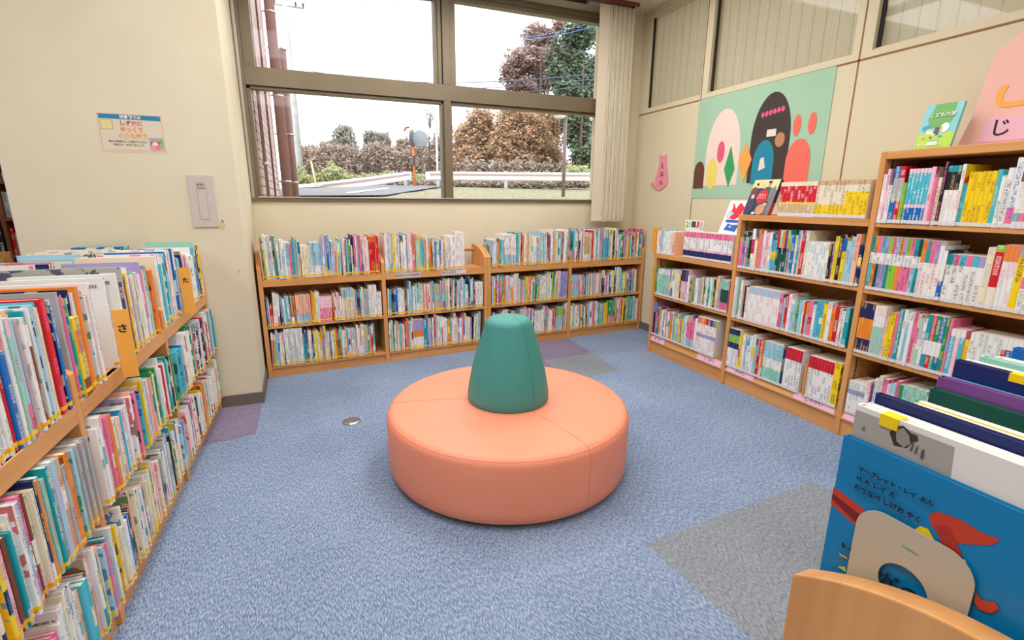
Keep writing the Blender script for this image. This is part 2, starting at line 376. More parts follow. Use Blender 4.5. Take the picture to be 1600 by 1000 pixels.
# ================================================================ WINDOW
e = empty('window_1', T(0, YB, 0)); e['kind'] = 'structure'
A = M['alu']
mb = MB()
mb.box(-0.402, -0.352, -0.01, 0.09, 1.30, 2.99, A)               # left jamb
mb.box(-0.352, -0.325, 0.012, 0.09, 1.34, 2.15, A); mb.box(-0.352, -0.275, 0.012, 0.09, 2.285, 2.99, A)
mb.box(-0.395, -0.375, -0.014, -0.01, 1.31, 2.99, M['alu_light'])
mb.box(-0.402, WX1, -0.02, 0.09, 1.30, 1.328, A); mb.box(-0.352, WX1, -0.03, 0.0, 1.325, 1.335, M['alu_light'])
mb.box(-0.352, WX1, -0.012, 0.09, 2.155, 2.285, A)               # transom
mb.box(-0.402, WX1, -0.01, 0.09, 2.985, 3.03, A); mb.box(-0.352, 1.16, 0.012, 0.09, 2.94, 2.985, A); mb.box(1.24, WX1, 0.012, 0.09, 2.95, 2.985, A)
mb.box(1.175, 1.24, -0.012, 0.09, 1.328, 2.155, A); mb.box(1.175, 1.24, -0.012, 0.09, 2.285, 2.985, A)
mb.box(1.155, 1.175, 0.012, 0.09, 1.335, 2.15, A); mb.box(1.24, 1.252, 0.012, 0.09, 1.335, 2.15, A)
mb.box(1.112, 1.167, 0.0, 0.09, 2.285, 2.985, A); mb.box(1.24, 1.292, 0.0, 0.09, 2.285, 2.985, A); mb.box(1.13, 1.136, -0.004, 0.0, 2.285, 2.985, M['black'])
mb.box(-0.352, 1.175, 0.012, 0.09, 2.132, 2.155, A); mb.box(1.24, WX1, 0.012, 0.09, 2.132, 2.155, A)
mb.box(WX1-0.05, WX1, -0.01, 0.09, 1.30, 2.99, A)
mb.build('frame', e, bevel=0.002)
mb = MB()
mb.box(-0.352, 1.175, 0.008, 0.0115, 2.150, 2.155, M['black']); mb.box(1.24, WX1, 0.008, 0.0115, 2.150, 2.155, M['black']); mb.box(1.1685, 1.1745, -0.001, 0.008, 2.29, 2.985, M['black'])
mb.build('gasket', e)
for (x0, x1, z0, z1) in ((-0.325, 1.155, 1.335, 2.132), (1.252, WX1-0.05, 1.335, 2.132), (-0.275, 1.112, 2.285, 2.95), (1.292, WX1-0.05, 2.285, 2.95)):
    g = MB(); g.box(x0, x1, 0.045, 0.05, z0, z1, M['glass']); g.build('pane', e)
# marble-like reveal above the head, seen at the top right
# ---------------------------------------------------------------- vertical blind, drawn to the right
e = empty('vertical_blind', T(2.60, YB-0.13, 1.13)); tag(e, 'cream vertical blind drawn together at the right end of the window', 'blind')
mb = MB(); mb.prism([(0.0, -0.045), (0.105, -0.05), (0.105, -0.044), (0.0, -0.039)], 2, 0.0, 1.92, M['blindlight']); mb.build('front_slat', e)
mb = MB(); random.seed(8)
for k in range(19):
    x = 0.112 + k*0.0135; yy = -0.05 + 0.006*math.sin(k*1.7)
    mb.prism([(x, yy), (x+0.0095, yy-0.003), (x+0.0165, yy+0.085), (x+0.007, yy+0.088)], 2, 0.0+0.004*math.sin(k*2.3), 1.92, M['blindfab'])
mb.build('slats', e)
mb = MB()
mb.prism([(-0.002, -0.049), (0.108, -0.054), (0.108, -0.04), (-0.002, -0.035)], 2, -0.004, 0.034, M['blindlight'])
for k in range(18):
    x = 0.112 + k*0.0135; mb.box(x-0.001, x+0.008, -0.06+0.012*math.sin(k*1.7), -0.04, -0.008+0.004*math.sin(k*2.3), 0.03, M['blindfab'])
mb.build('bottom_weights', e)
mb = MB(); mb.box(-0.1, 0.38, -0.03, 0.03, 1.92, 1.957, M['alu_light']); mb.box(0.355, 0.368, -0.045, -0.03, 1.80, 1.957, M['black']); mb.build('headrail', e)
mb = MB(); mb.tube([(0.362, -0.04, 1.9), (0.362, -0.04, 0.9), (0.366, -0.04, 0.6), (0.372, -0.04, 0.28), (0.382, -0.04, 0.262), (0.392, -0.04, 0.28), (0.396, -0.04, 0.6), (0.37, -0.04, 0.95), (0.368, -0.04, 1.9)], 0.0018, M['white'], 6)
mb.tube([(0.375, -0.04, 0.52), (0.398, -0.04, 0.3), (0.394, -0.04, 0.12), (0.378, -0.04, 0.1), (0.366, -0.04, 0.12), (0.364, -0.04, 0.3)], 0.0012, M['white'], 6)
mb.build('pull_cord', e)
# ================================================================ BOOKCASES
def frame(x, y, ang, z=0): return Matrix.Translation((x, y, z)) @ RZ(ang)
F_BACK = frame(-0.372, 3.936, math.atan2(0.272, 3.571))
F_LEFT = frame(-0.655, 1.5, R(90-1.146))
F_RIGHT = frame(2.765, 3.52, R(-90))
F_NEAR = frame(0.56, 0.377, R(180))
def curved(hf, hb, D, both=False):
    """side outline: front post, curve rising to a flat top"""
    p = [(0, 0), (0, hf-0.004), (0.003, hf)]
    for i in range(1, 11):
        q = i/10; p.append((0.003+0.235*q, hf+(hb-hf)*(1-(1-q)**2)))
    if both:
        q = [(D-y, z) for y, z in p[1:]]; p = p + q[::-1] + [(D, 0)]
    else: p += [(D, hb), (D, 0)]
    return p
def upright(e, x, th, outline, lab=None):
    mb = MB(); mb.prism(outline, 0, x, x+th, M['woodV']); o = mb.build('side_panel', e, bevel=0.0025)
    return o
def pic_case(F, xs, label, group=None, D=0.30, both=False, zt=(0.75, 0.40, 0.09), hf=0.84, hb=0.93):
    e = empty('bookcase', F); tag(e, label, 'bookcase', group)
    for x in xs: upright(e, x, 0.03, curved(hf, hb, D, both))
    for a, b in zip(xs[:-1], xs[1:]):
        x0, x1 = a+0.0305, b-0.0005
        for k, z in enumerate(zt):
            mb = MB(); mb.box(x0, x1, 0.002, D-0.002 if both else D-0.012, z-0.022, z, M['woodH'])
            if k == 0:
                mb.box(x0, x1, 0.0, 0.02, z-0.056, z, M['woodH'])
                if both: mb.box(x0, x1, D-0.02, D, z-0.056, z, M['woodH'])
            mb.build('shelf_board', e, bevel=0.002)
        mb = MB(); mb.box(x0, x1, 0.015, 0.033, 0, zt[2]-0.022, M['woodH'])
        mb.build('kick_board', e)
        if both: mb = MB(); mb.box(x0, x1, D-0.033, D-0.015, 0, zt[2]-0.022, M['woodH']); mb.build('kick_board', e)
        mb = MB(); yb = D/2-0.006 if both else D-0.01
        mb.box(x0, x1, yb, yb+0.01, zt[2], zt[0]-0.022, M['woodH']); mb.build('back_panel', e)
        mb = MB(); mb.tube([(a+0.028, D*0.5 if both else D-0.07, 0.885), (b+0.002, D*0.5 if both else D-0.07, 0.885)], 0.014, M['woodH'], 14); mb.build('top_rail', e)
    return e
cb1 = pic_case(F_BACK, [0.0, 0.880, 1.772], 'low beech bookcase under the window, left one beside the pillar, packed with picture books')
cb2 = pic_case(F_BACK, [1.8035, 2.650, 3.535], 'low beech bookcase under the window, right one reaching the far room corner')
cl = pic_case(F_LEFT, [-0.73, 0.165, 1.045, 1.925], 'double-sided beech picture-book case along the left, ending at the pillar wall', D=0.58, both=True)
cn = pic_case(F_NEAR, [-1.65, -0.85, -0.03], 'low beech case with a rounded end panel at the lower right corner', D=0.30, hb=0.92)
# small inventory sticker
mb = MB(); mb.box(3.44, 3.475, 0.0135, 0.0148, 0.03, 0.05, M['alu_light']); mb.build('inventory_sticker', cb2)
# paper shelf labels on the back case lip
def slip(parent, x0, x1, y, z0, z1, m, s=None, size=0.02, tilt=0):
    mb = MB(); mb.box(0, x1-x0, -0.001, 0, 0, z1-z0, m)
    o = mb.build('shelf_label', parent, mw=T(x0, y, z0) @ Matrix.Rotation(tilt, 4, 'X'))
    if s: text(s, size, T((x1-x0)/2, -0.0013, (z1-z0)/2) @ STAND, o, M['ink'])
    return o
slip(cb1, 0.990, 1.20, -0.0015, 0.698, 0.742, flat('label_grey', (200, 190, 188)), '絵を描いた人の50音順に', 0.0185)
slip(cb1, 1.375, 1.500, -0.0015, 0.700, 0.744, flat('label_grey', (200, 190, 188)), '並んでいます', 0.0185)
slip(cb1, 1.505, 1.60, -0.0015, 0.706, 0.742, flat('label_lilac', (214, 208, 220)))

def shelf_unit(x0, x1, tops, low, H, label, right_panel=False, D=0.36):
    e = empty('bookcase', F_RIGHT); tag(e, label, 'bookcase')
    upright(e, x0, 0.03, [(0, 0), (0, H), (D, H), (D, 0)])
    if right_panel: upright(e, x1, 0.03, [(0, 0), (0, H), (D, H), (D, 0)])
    a, b = x0+0.0305, x1-0.0005
    mb = MB(); mb.box(a, b, 0.0, D, H-0.038, H, M['woodH']); mb.build('top_board', e, bevel=0.002)
    for z in tops:
        mb = MB(); mb.box(a, b, 0.004, D-0.012, z-0.022, z, M['woodH']); mb.build('shelf_board', e, bevel=0.002)
    mb = MB(); mb.box(a, b, 0.02, D-0.012, low-0.022, low, M['woodH']); mb.prism([(0.0, 0.102), (0.0, 0.112), (0.018, low), (0.03, low), (0.03, 0.102)], 0, a, b, M['woodH']); mb.build('shelf_board', e, bevel=0.0015)
    mb = MB(); mb.box(a, b, 0.012, 0.03, 0, 0.1015, M['woodH']); mb.build('kick_board', e)
    mb = MB(); mb.box(a, b, D-0.01, D, low, H-0.038, M['woodH']); mb.build('back_panel', e)
    for xx in (a, b-0.004):
        for yy in (0.045, 0.27):
            mb = MB(); mb.box(xx+0.0003, xx+0.0037, yy, yy+0.012, low+0.001, H-0.0385, M['steel'])
            for k in range(int((H-low-0.06)/0.03)): mb.box(xx-0.0002+(0.004 if xx == a else -0.0002), xx+0.0042 if xx == a else xx+0.0002, yy+0.003, yy+0.009, low+0.02+k*0.03, low+0.032+k*0.03, M['black'])
            mb.build('perforated_rail', e)
    return e
u1 = shelf_unit(0.0, 0.8745, [0.53], 0.165, 0.885, 'lowest beech bookcase on the right, two shelves and a row of books on top')
u2 = shelf_unit(0.875, 1.7565, [0.87, 0.515], 0.15, 1.235, 'middle-height beech bookcase on the right with manga volumes standing on top')
u3 = shelf_unit(1.757, 2.64, [1.218, 0.865, 0.51], 0.155, 1.575, 'tallest beech bookcase on the right with a green display book on top', right_panel=True)
tl = math.atan2(0.018, 0.055)
for par, x0, x1, s in ((u1, 0.035, 0.215, 'そうき'), (u1, 0.615, 0.865, 'てつがく'), (u2, 0.925, 1.165, 'れきし'), (u2, 1.475, 1.745, 'しゃかい'), (u3, 1.80, 2.04, 'せいじ')):
    slip(par, x0, x1, -0.0006, 0.112, 0.158, M['pinkpaper'], s, 0.031, tilt=-tl)

# ================================================================ BOOKS
COLS = {'white': (240, 238, 234), 'cream': (238, 228, 200), 'pale blue': (168, 208, 226), 'teal': (20, 160, 168), 'blue': (20, 110, 190), 'navy': (28, 40, 96),
        'pink': (240, 120, 160), 'pale pink': (244, 196, 206), 'red': (214, 28, 44), 'yellow': (250, 212, 30), 'orange': (240, 140, 50), 'green': (30, 150, 90), 'lime': (150, 200, 50),
        'lavender': (170, 158, 206), 'black': (34, 32, 38), 'brown': (130, 72, 44), 'grey': (180, 180, 180), 'mint': (160, 214, 196), 'tan': (210, 180, 140), 'peach': (246, 190, 160), 'purple': (120, 70, 140), 'aqua': (80, 190, 210), 'dark green': (24, 84, 72), 'bright blue': (4, 124, 178)}
for k in list(COLS): COLS[k+'_l'] = lin(COLS[k])
W_PIC = [('white', 40), ('cream', 13), ('pale blue', 11), ('teal', 5), ('blue', 5), ('navy', 4), ('pink', 6), ('pale pink', 7), ('red', 4), ('yellow', 6), ('orange', 4), ('green', 3), ('lime', 2), ('lavender', 4), ('black', 3), ('brown', 2), ('grey', 6), ('mint', 5), ('tan', 3), ('peach', 4), ('aqua', 5)]
W_INF = [('white', 46), ('cream', 12), ('pale blue', 8), ('teal', 3), ('blue', 4), ('navy', 3), ('pink', 8), ('pale pink', 8), ('red', 4), ('yellow', 7), ('orange', 3), ('green', 3), ('lime', 3), ('lavender', 3), ('black', 3), ('grey', 6), ('mint', 5), ('aqua', 4)]
def pick(ws, rnd):
    t = rnd.random()*sum(q for _, q in ws)
    for k, q in ws:
        t -= q
        if t <= 0: return k
    return ws[-1][0]
class BK:
    """printed geometry: faces carry their own printed colours"""
    def __init__(s): s.v = []; s.f = []; s.m = []; s.c = []; s.t = []; s.p = []; s.uv = []
    def q(s, X, pts, mi, col, tc=(0, 0, 0, 1), par=(0, 0), uv=None):
        i = len(s.v); s.v += [tuple(X @ Vector(p)) for p in pts] if X else pts
        s.f.append(tuple(range(i, i+len(pts)))); s.m.append(mi)
        s.c.append(col); s.t.append(tc); s.p.append((par[0], par[1], 0, 1)); s.uv.append(uv or [(0, 0)]*len(pts))
    def make(s, name, mats, parent=None, mw=None):
        me = bpy.data.meshes.new(name); me.from_pydata(s.v, [], s.f)
        for m in mats: me.materials.append(m)
        me.polygons.foreach_set('material_index', s.m)
        u = me.uv_layers.new(name='UVMap'); flatuv = []
        cc, tt, pp = [], [], []
        for f, c, t, p, uv in zip(s.f, s.c, s.t, s.p, s.uv):
            for k in range(len(f)):
                flatuv += uv[k]; cc += c; tt += t; pp += p
        u.data.foreach_set('uv', flatuv)
        for nm, dat in (('bcol', cc), ('tcol', tt), ('par', pp)):
            a = me.attributes.new(nm, 'FLOAT_COLOR', 'CORNER'); a.data.foreach_set('color', dat)
        me.update()
        o = bpy.data.objects.new(name, me); COL.objects.link(o)
        if parent is not None: o.parent = parent
        if mw is not None: o.matrix_local = mw
        return o
def cover_geo(B, X, b):
    t, h, d = b['t'], b['h'], b['d']; e = min(0.0016, t*0.18); r = min(0.002, t*0.2)
    out = [(0, d), (0, r), (t*0.22, 0), (t*0.78, 0), (t, r), (t, d)]
    inn = [(t-e, d), (t-e, e+0.001), (e, e+0.001), (e, d)]
    base = COLS[b['col']+'_l']; tc = COLS[b['tc']+'_l']; seed = b['seed']
    art = (0.5, seed) if b['art'] else (0, seed)
    bands = b['bands'] or [(0, 1, b['col'])]
    for (a0, a1, cn_) in bands:
        z0, z1 = a0*h, a1*h; c = COLS[cn_+'_l']; tx = (1.0, seed)
        if a1-a0 < 0.05: tx = (0, seed)
        for k in range(1, 4):                                   # spine strips
            p, q2 = out[k], out[k+1]
            u0, u1_ = p[0]/t, q2[0]/t
            B.q(X, [(p[0], p[1], z0), (q2[0], q2[1], z0), (q2[0], q2[1], z1), (p[0], p[1], z1)], 0, c, tc, tx, [(u0, z0), (u1_, z0), (u1_, z1), (u0, z1)])
    B.q(X, [(0, d, 0), (0, r, 0), (0, r, h), (0, d, h)], 0, base, tc, art, [(d, 0), (0, 0), (0, h), (d, h)])
    B.q(X, [(t, r, 0), (t, d, 0), (t, d, h), (t, r, h)], 0, base, tc, art, [(0, 0), (d, 0), (d, h), (0, h)])
    B.q(X, [(t, d, 0), (t-e, d, 0), (t-e, d, h), (t, d, h)], 0, base); B.q(X, [(e, d, 0), (0, d, 0), (0, d, h), (e, d, h)], 0, base)
    B.q(X, [(t-e, d, 0), (t-e, e, 0), (t-e, e, h), (t-e, d, h)], 0, base); B.q(X, [(e, e, 0), (e, d, 0), (e, d, h), (e, e, h)], 0, base)
    B.q(X, [(t-e, e, 0), (e, e, 0), (e, e, h), (t-e, e, h)], 0, base)
    for z, fl in ((h, False), (0, True)):
        polys = [[(0, d, z), (0, r, z), (e, e+0.001, z), (e, d, z)], [(t-e, d, z), (t-e, e+0.001, z), (t, r, z), (t, d, z)], [(0, r, z), (t*0.22, 0, z), (t*0.78, 0, z), (t, r, z), (t-e, e+0.001, z), (e, e+0.001, z)]]
        for P in polys: B.q(X, P[::-1] if fl else P, 0, base)
def pages_geo(B, X, b, mi=0):
    t, h, d = b['t'], b['h'], b['d']; e = min(0.0016, t*0.18); g = 0.003 if b['hard'] else 0.0005
    x0, x1, y0, y1, z0, z1 = e, t-e, e+0.0012, d-g, g, h-g
    c = (0.8, 0.75, 0.65, 1)
    for P in (((x0,y0,z0),(x0,y1,z0),(x1,y1,z0),(x1,y0,z0)), ((x0,y0,z1),(x1,y0,z1),(x1,y1,z1),(x0,y1,z1)), ((x0,y1,z0),(x0,y1,z1),(x1,y1,z1),(x1,y1,z0)), ((x0,y0,z0),(x0,y0,z1),(x0,y1,z1),(x0,y1,z0)), ((x1,y0,z0),(x1,y1,z0),(x1,y1,z1),(x1,y0,z1)), ((x0,y0,z0),(x1,y0,z0),(x1,y0,z1),(x0,y0,z1))):
        B.q(X, list(P), mi, c)
def tape_geo(B, X, b, mi=0):
    t = b['t']; z0, z1 = b['tape'][1:]; s_ = 0.0005; dd = 0.014 if b['tape'][0] != 'film' else 0.004
    c = (1, 1, 1, 1)
    P = [(-s_, dd), (-s_, 0.0016), (t*0.2, -s_), (t*0.8, -s_), (t+s_, 0.0016), (t+s_, dd)]
    for a, q in zip(P[:-1], P[1:]):
        B.q(X, [(a[0], a[1], z0), (q[0], q[1], z0), (q[0], q[1], z1), (a[0], a[1], z1)], mi, c)
    B.q(X, [(p[0], p[1], z1) for p in P], mi, c); B.q(X, [(p[0], p[1], z0) for p in P][::-1], mi, c)

BOOKS = []
ORD = 0
def mkbook(row, F, x, y, z, t, h, d, col, tc=None, bands=None, lean=0, tape=None, art=None, hard=True, rnd=None, desc=None, grp=None, y_out=0, barcode=False, wt=1.0):
    global ORD
    ORD += 1
    rr = random.Random(ORD*7919)
    if tc is None:
        dark = col in ('navy', 'black', 'red', 'blue', 'green', 'teal', 'brown', 'purple', 'dark green')
        tc = rr.choice(['white', 'cream', 'yellow', 'white']) if dark else rr.choice(['black', 'navy', 'blue', 'red', 'pink', 'green', 'teal', 'black', 'brown'])
    b = dict(row=row, t=t, h=h, d=d, col=col, tc=tc, bands=bands, seed=rr.random(), art=(rr.random() < 0.5) if art is None else art, hard=hard, tape=tape, desc=desc, grp=grp, barcode=barcode, x=x)
    b['X'] = F @ T(x, y, z + max(0, t*math.sin(lean))) @ Matrix.Rotation(lean, 4, 'Y')
    # visible spine area in the photograph
    pr = [proj(b['X'] @ Vector(p)) for p in ((0, 0, 0), (t, 0, 0), (t, 0, h), (0, 0, h))]
    A_ = 0
    if all(pr):
        n_in = sum(1 for p in pr if 0 <= p[0] <= 1600 and 0 <= p[1] <= 1000)
        A_ = abs(sum(pr[i][0]*pr[(i+1) % 4][1]-pr[(i+1) % 4][0]*pr[i][1] for i in range(4)))/2 * n_in/4.0
        cx = sum(p[0] for p in pr)/4; cy = sum(p[1] for p in pr)/4
        b['far_out'] = not (-60 < cx < 1660 and -60 < cy < 1080)
        if cx > 1350 and cy > 640 + (cx-1350)*-0.28: A_ *= 0.02     # behind the near case
    else: b['far_out'] = True
    b['area'] = A_*wt; b['cx'] = cx if all(pr) else -999
    BOOKS.append(b); return b
def rand_bands(col, rnd, ws):
    k = rnd.random()
    if k < 0.55: return None
    c2 = pick(ws, rnd)
    if k < 0.7: a = rnd.uniform(0.6, 0.88); return [(0, a, col), (a, 1, c2)]
    if k < 0.85: a = rnd.uniform(0.12, 0.4); return [(0, a, c2), (a, 1, col)]
    a = rnd.uniform(0.3, 0.5); b_ = a+rnd.uniform(0.1, 0.3); return [(0, a, col), (a, b_, c2), (b_, 1, col)]
def row(name, F, x0, x1, z, style, segs, seed, hr, y0=0.0, tr=None, dr=None, wt=1.0, leans=True, step=1.0):
    """fill a shelf from x0 to x1; segs: explicit runs, 'fill' runs are random"""
    rnd = random.Random(seed); x = x0; lean = 0.0; run = 0; hprev = 0
    pic = style == 'pic'; ws = W_PIC if pic else W_INF
    tr = tr or ((0.006, 0.0125) if pic else (0.009, 0.022)); dr = dr or ((0.19, 0.25) if pic else (0.15, 0.20))
    jit = 0.010 if pic else 0.004
    def tp(): return (rnd.choice(['y', 'y', 'o']), 0.010, 0.021) if pic else ('film', 0.003, 0.019)
    def put(t, h, d, col, **k):
        nonlocal x, hprev
        if x+t > x1: return False
        g = 0.0006
        mkbook(name, F, x, y0 + k.pop('yo', rnd.uniform(-jit, jit*0.6)), z+0.0005, t, h, d, col, lean=lean, tape=k.pop('tape', tp()), wt=wt, **k)
        x += t/math.cos(lean) + g; hprev = h
        return True
    def setlean(v):
        nonlocal lean, x
        if v < lean: x += max(0, hprev*(math.tan(lean)-math.tan(v)))
        lean = v
    hb = rnd.uniform(*hr)
    if not segs: segs = [('fill', x1)]
    for s in segs:
        if s[0] == 'fill':
            run = 0
            while x < min(s[1], x1)-0.006:
                if run <= 0:
                    run = rnd.randint(3, 10); hb = rnd.uniform(*hr)
                    if leans: setlean(rnd.choice([0, 0.0, rnd.uniform(-0.035, 0.04), rnd.uniform(-0.02, 0.05)]))
                    same = rnd.random() < 0.2; sc = pick(ws, rnd); sb = rand_bands(sc, rnd, ws)
                run -= 1
                t = rnd.uniform(*tr)*(1.8 if rnd.random() < 0.06 else 1)
                h = min(hr[1], max(hr[0], hb+rnd.uniform(-0.018, 0.018))); 
                if rnd.random() < 0.12: h = rnd.uniform(*hr)
                if same: c, bd, h = sc, sb, hb
                else: c = pick(ws, rnd); bd = rand_bands(c, rnd, ws)
                if not put(t, h, rnd.uniform(*dr), c, bands=bd, hard=rnd.random() < 0.8): break
        elif s[0] == 'gap': x += s[1]; setlean(0)
        elif s[0] == 'go': x = max(x, s[1]); setlean(0)
        elif s[0] == 'lean': setlean(s[1])
        elif s[0] == 'ser':           # n volumes of a matching set
            _, n_, t, h, col, bands, tcx, desc = s[:8]
            for k in range(n_):
                bd = bands(k) if callable(bands) else bands
                put(t, h, dr[0]+0.01, col, bands=bd, tc=tcx, art=False, yo=0.0, hard=False, desc=desc, grp=s[8] if len(s) > 8 else desc)
        elif s[0] == 'b':             # one book: t, h, d, col, options
            o = dict(s[5]) if len(s) > 5 else {}
            put(s[1], s[2], s[3], s[4], **o)
    return x
# ---- back wall cases
for i, (a, b_) in enumerate(((0.031, 0.879), (0.911, 1.60), (1.836, 2.648), (2.681, 3.533))):
    nm = ['first bay', 'second bay', 'third bay', 'corner bay'][i]
    row('window case top, '+nm, F_BACK, a+0.004, b_, 0.75, 'pic', None, 100+i, (0.225, 0.31), tr=(0.0085, 0.0155))
sp = lambda k: [(0, .55, 'pink'), (.55, 1, 'pale pink')]
row('bm0', F_BACK, 0.036, 0.874, 0.40, 'pic', [('b', .012, .21, .2, 'blue'), ('b', .006, .2, .2, 'white'), ('b', .02, .15, .2, 'red'), ('fill', .40), ('ser', 7, .0125, .19, 'pink', sp, 'white', 'pink volume of a matching set'), ('fill', .9)], 200, (0.18, 0.27), tr=(0.0085, 0.0155))
for i, (a, b_) in enumerate(((0.911, 1.765), (1.836, 2.646), (2.681, 3.49))):
    row('bm%d' % (i+1), F_BACK, a+0.004, b_, 0.40, 'pic', None, 211+i, (0.20, 0.275), tr=(0.0085, 0.0155))
row('bl0', F_BACK, 0.036, 0.80, 0.09, 'pic', None, 220, (0.22, 0.28), tr=(0.0085, 0.015))
gr = lambda k: [(0, .4, 'white'), (.4, .6, 'orange'), (.6, 1, 'lavender')]
row('bl1', F_BACK, 0.915, 1.735, 0.09, 'pic', [('fill', 1.12), ('ser', 7, .0125, .25, 'white', gr, 'red', 'white volume with striped art'), ('fill', 1.8)], 221, (0.22, 0.28), tr=(0.0085, 0.015))
row('bl2', F_BACK, 1.84, 2.646, 0.09, 'pic', None, 222, (0.21, 0.27), tr=(0.0085, 0.015))
row('bl3', F_BACK, 2.685, 3.525, 0.09, 'pic', None, 223, (0.21, 0.27), tr=(0.0085, 0.015))
# ---- left double-sided case, room side. x grows away from the viewer; x = 0 lies 1.5 m in
LT = 'top row of the left case'
def lx(Y): return Y-1.5
row(LT, F_LEFT, lx(0.86), lx(1.662), 0.75, 'pic', [('fill', lx(1.475)),
    ('b', .012, .285, .23, 'grey'), ('b', .014, .29, .23, 'white', {'tc': 'grey'}), ('b', .012, .27, .23, 'brown', {'bands': [(0, .8, 'brown'), (.8, 1, 'white')]}),
    ('b', .013, .30, .24, 'teal'), ('b', .010, .305, .24, 'white', {'tc': 'aqua'}), ('b', .008, .31, .24, 'pale blue'), ('b', .013, .305, .24, 'white', {'tc': 'pink'}),
    ('b', .008, .30, .24, 'cream'), ('b', .012, .305, .24, 'white', {'tc': 'aqua'}), ('b', .009, .31, .24, 'aqua'), ('b', .028, .315, .27, 'red', {'yo': -0.006, 'barcode': True, 'tc': 'pink'}),
    ('b', .006, .31, .26, 'black'), ('b', .016, .29, .24, 'navy', {'bands': [(0, 1, 'blue')]}), ('b', .010, .28, .22, 'white', {'tc': 'navy'}), ('b', .009, .275, .22, 'pink')], 300, (0.255, 0.315), y0=0.004, tr=(0.008, 0.014), leans=False)
LP = {'barcode': True}
row(LT, F_LEFT, lx(1.70), lx(2.542), 0.75, 'pic', [('b', .012, .315, .25, 'grey', {'barcode': True, 'art': False}), ('b', .007, .30, .24, 'pink'), ('b', .009, .29, .24, 'teal'),
    ('b', .040, .235, .20, 'yellow', {'bands': [(0, .22, 'brown'), (.22, .55, 'yellow'), (.55, .85, 'orange'), (.85, 1, 'yellow')], 'yo': -0.012, 'art': False}), ('b', .008, .31, .25, 'navy'), ('b', .008, .30, .25, 'white'),
    ('b', .022, .315, .25, 'orange', {'art': False}), ('b', .012, .27, .22, 'aqua'), ('b', .010, .29, .22, 'grey'), ('b', .010, .28, .22, 'white'), ('b', .009, .27, .22, 'pale blue'), ('b', .008, .28, .2, 'pale pink'),
    ('b', .012, .315, .26, 'white', {'barcode': True, 'art': False, 'yo': -0.012}), ('go', lx(2.0)), ('b', .012, .312, .28, 'white', {'tc': 'navy', 'barcode': True, 'art': False}), ('b', .011, .30, .26, 'aqua', {'tc': 'white'}), ('b', .010, .27, .26, 'white'),
    ('b', .014, .318, .28, 'white', {'barcode': True, 'yo': -0.03, 'art': False}), ('b', .011, .29, .24, 'white', {'tc': 'brown'}), ('b', .014, .29, .24, 'blue', {'bands': [(0, .3, 'pink'), (.3, .6, 'teal'), (.6, 1, 'pink')]}),
    ('b', .012, .30, .27, 'yellow', {'art': False}), ('b', .016, .31, .28, 'yellow', {'art': False, 'barcode': True}), ('b', .010, .28, .24, 'pale blue'), ('b', .012, .27, .24, 'white', {'tc': 'red'}),
    ('b', .014, .33, .34, 'grey', {'tc': 'navy', 'art': True, 'yo': -0.016}), ('b', .012, .30, .24, 'navy'), ('b', .014, .29, .24, 'brown', {'tc': 'orange', 'art': True, 'yo': -0.012}), ('b', .010, .30, .26, 'orange', {'art': False}), ('b', .012, .30, .26, 'yellow'), ('fill', lx(2.56))], 301, (0.26, 0.33), y0=0.004, tr=(0.009, 0.016), leans=False)
row(LT, F_LEFT, lx(2.58), lx(3.418), 0.75, 'pic', [('b', .014, .32, .28, 'cream', {'barcode': False, 'art': False}), ('b', .012, .32, .28, 'white', {'tc': 'lavender'}), ('fill', lx(3.44))], 302, (0.25, 0.33), y0=0.004, tr=(0.009, 0.016), leans=False)
for k, (a, b_) in enumerate(((0.86, 1.66), (1.70, 2.54), (2.58, 3.42))):
    row('middle row of the left case', F_LEFT, lx(a), lx(b_), 0.40, 'pic', None, 310+k, (0.225, 0.285), y0=-0.016, tr=(0.008, 0.0155), leans=False)
    row('bottom row of the left case', F_LEFT, lx(a), lx(b_), 0.09, 'pic', None, 323+k, (0.215, 0.28), y0=-0.016, tr=(0.008, 0.0155), leans=False)
# far side of the double case: fore-edges toward the centre
F_LEFT2 = F_LEFT @ T(0, 0.58, 0) @ RZ(math.pi)
for k, (a, b_) in enumerate(((1.30, 1.66), (1.70, 2.54), (2.58, 3.42))):
    row('far top row of the left case', F_LEFT2, -lx(b_), -lx(a), 0.75, 'pic', None, 330+k, (0.24, 0.315), y0=0.004, tr=(0.009, 0.016), wt=0.12, leans=False)
# ---- right cases; x grows toward the viewer from the corner
def rx(Y): return 3.52-Y
A3 = ['teal', 'orange', 'pink', 'aqua', 'lavender', 'lime', 'pink', 'pale blue', 'orange', 'lavender', 'lime', 'pink', 'teal', 'dark green']
row('on top of the lowest right bookcase', F_RIGHT, 0.02, 0.86, 0.885, 'inf', [('ser', 3, .012, .19, 'white', None, 'navy', None), ('b', .012, .2, .15, 'white', {'bands': [(0, .3, 'white'), (.3, .75, 'orange'), (.75, 1, 'white')]}), ('b', .03, .2, .15, 'pale blue', {'tc': 'blue'}), ('ser', 5, .02, .19, 'white', [(0, .8, 'white'), (.8, 1, 'white')], 'teal', 'white volume of a matching set'), ('b', .02, .19, .15, 'cream'), ('b', .02, .19, .15, 'peach'),
    ('go', 0.352), ('ser', 19, .0256, .205, 'white', [(0, .3, 'navy'), (.3, .38, 'pale pink'), (.38, .8, 'white'), (.8, 1, 'pink')], 'navy', 'navy, white and pink volume, one of nineteen alike on the lowest right bookcase', 'navy, white and pink volumes')], 400, (0.18, 0.2), leans=False)
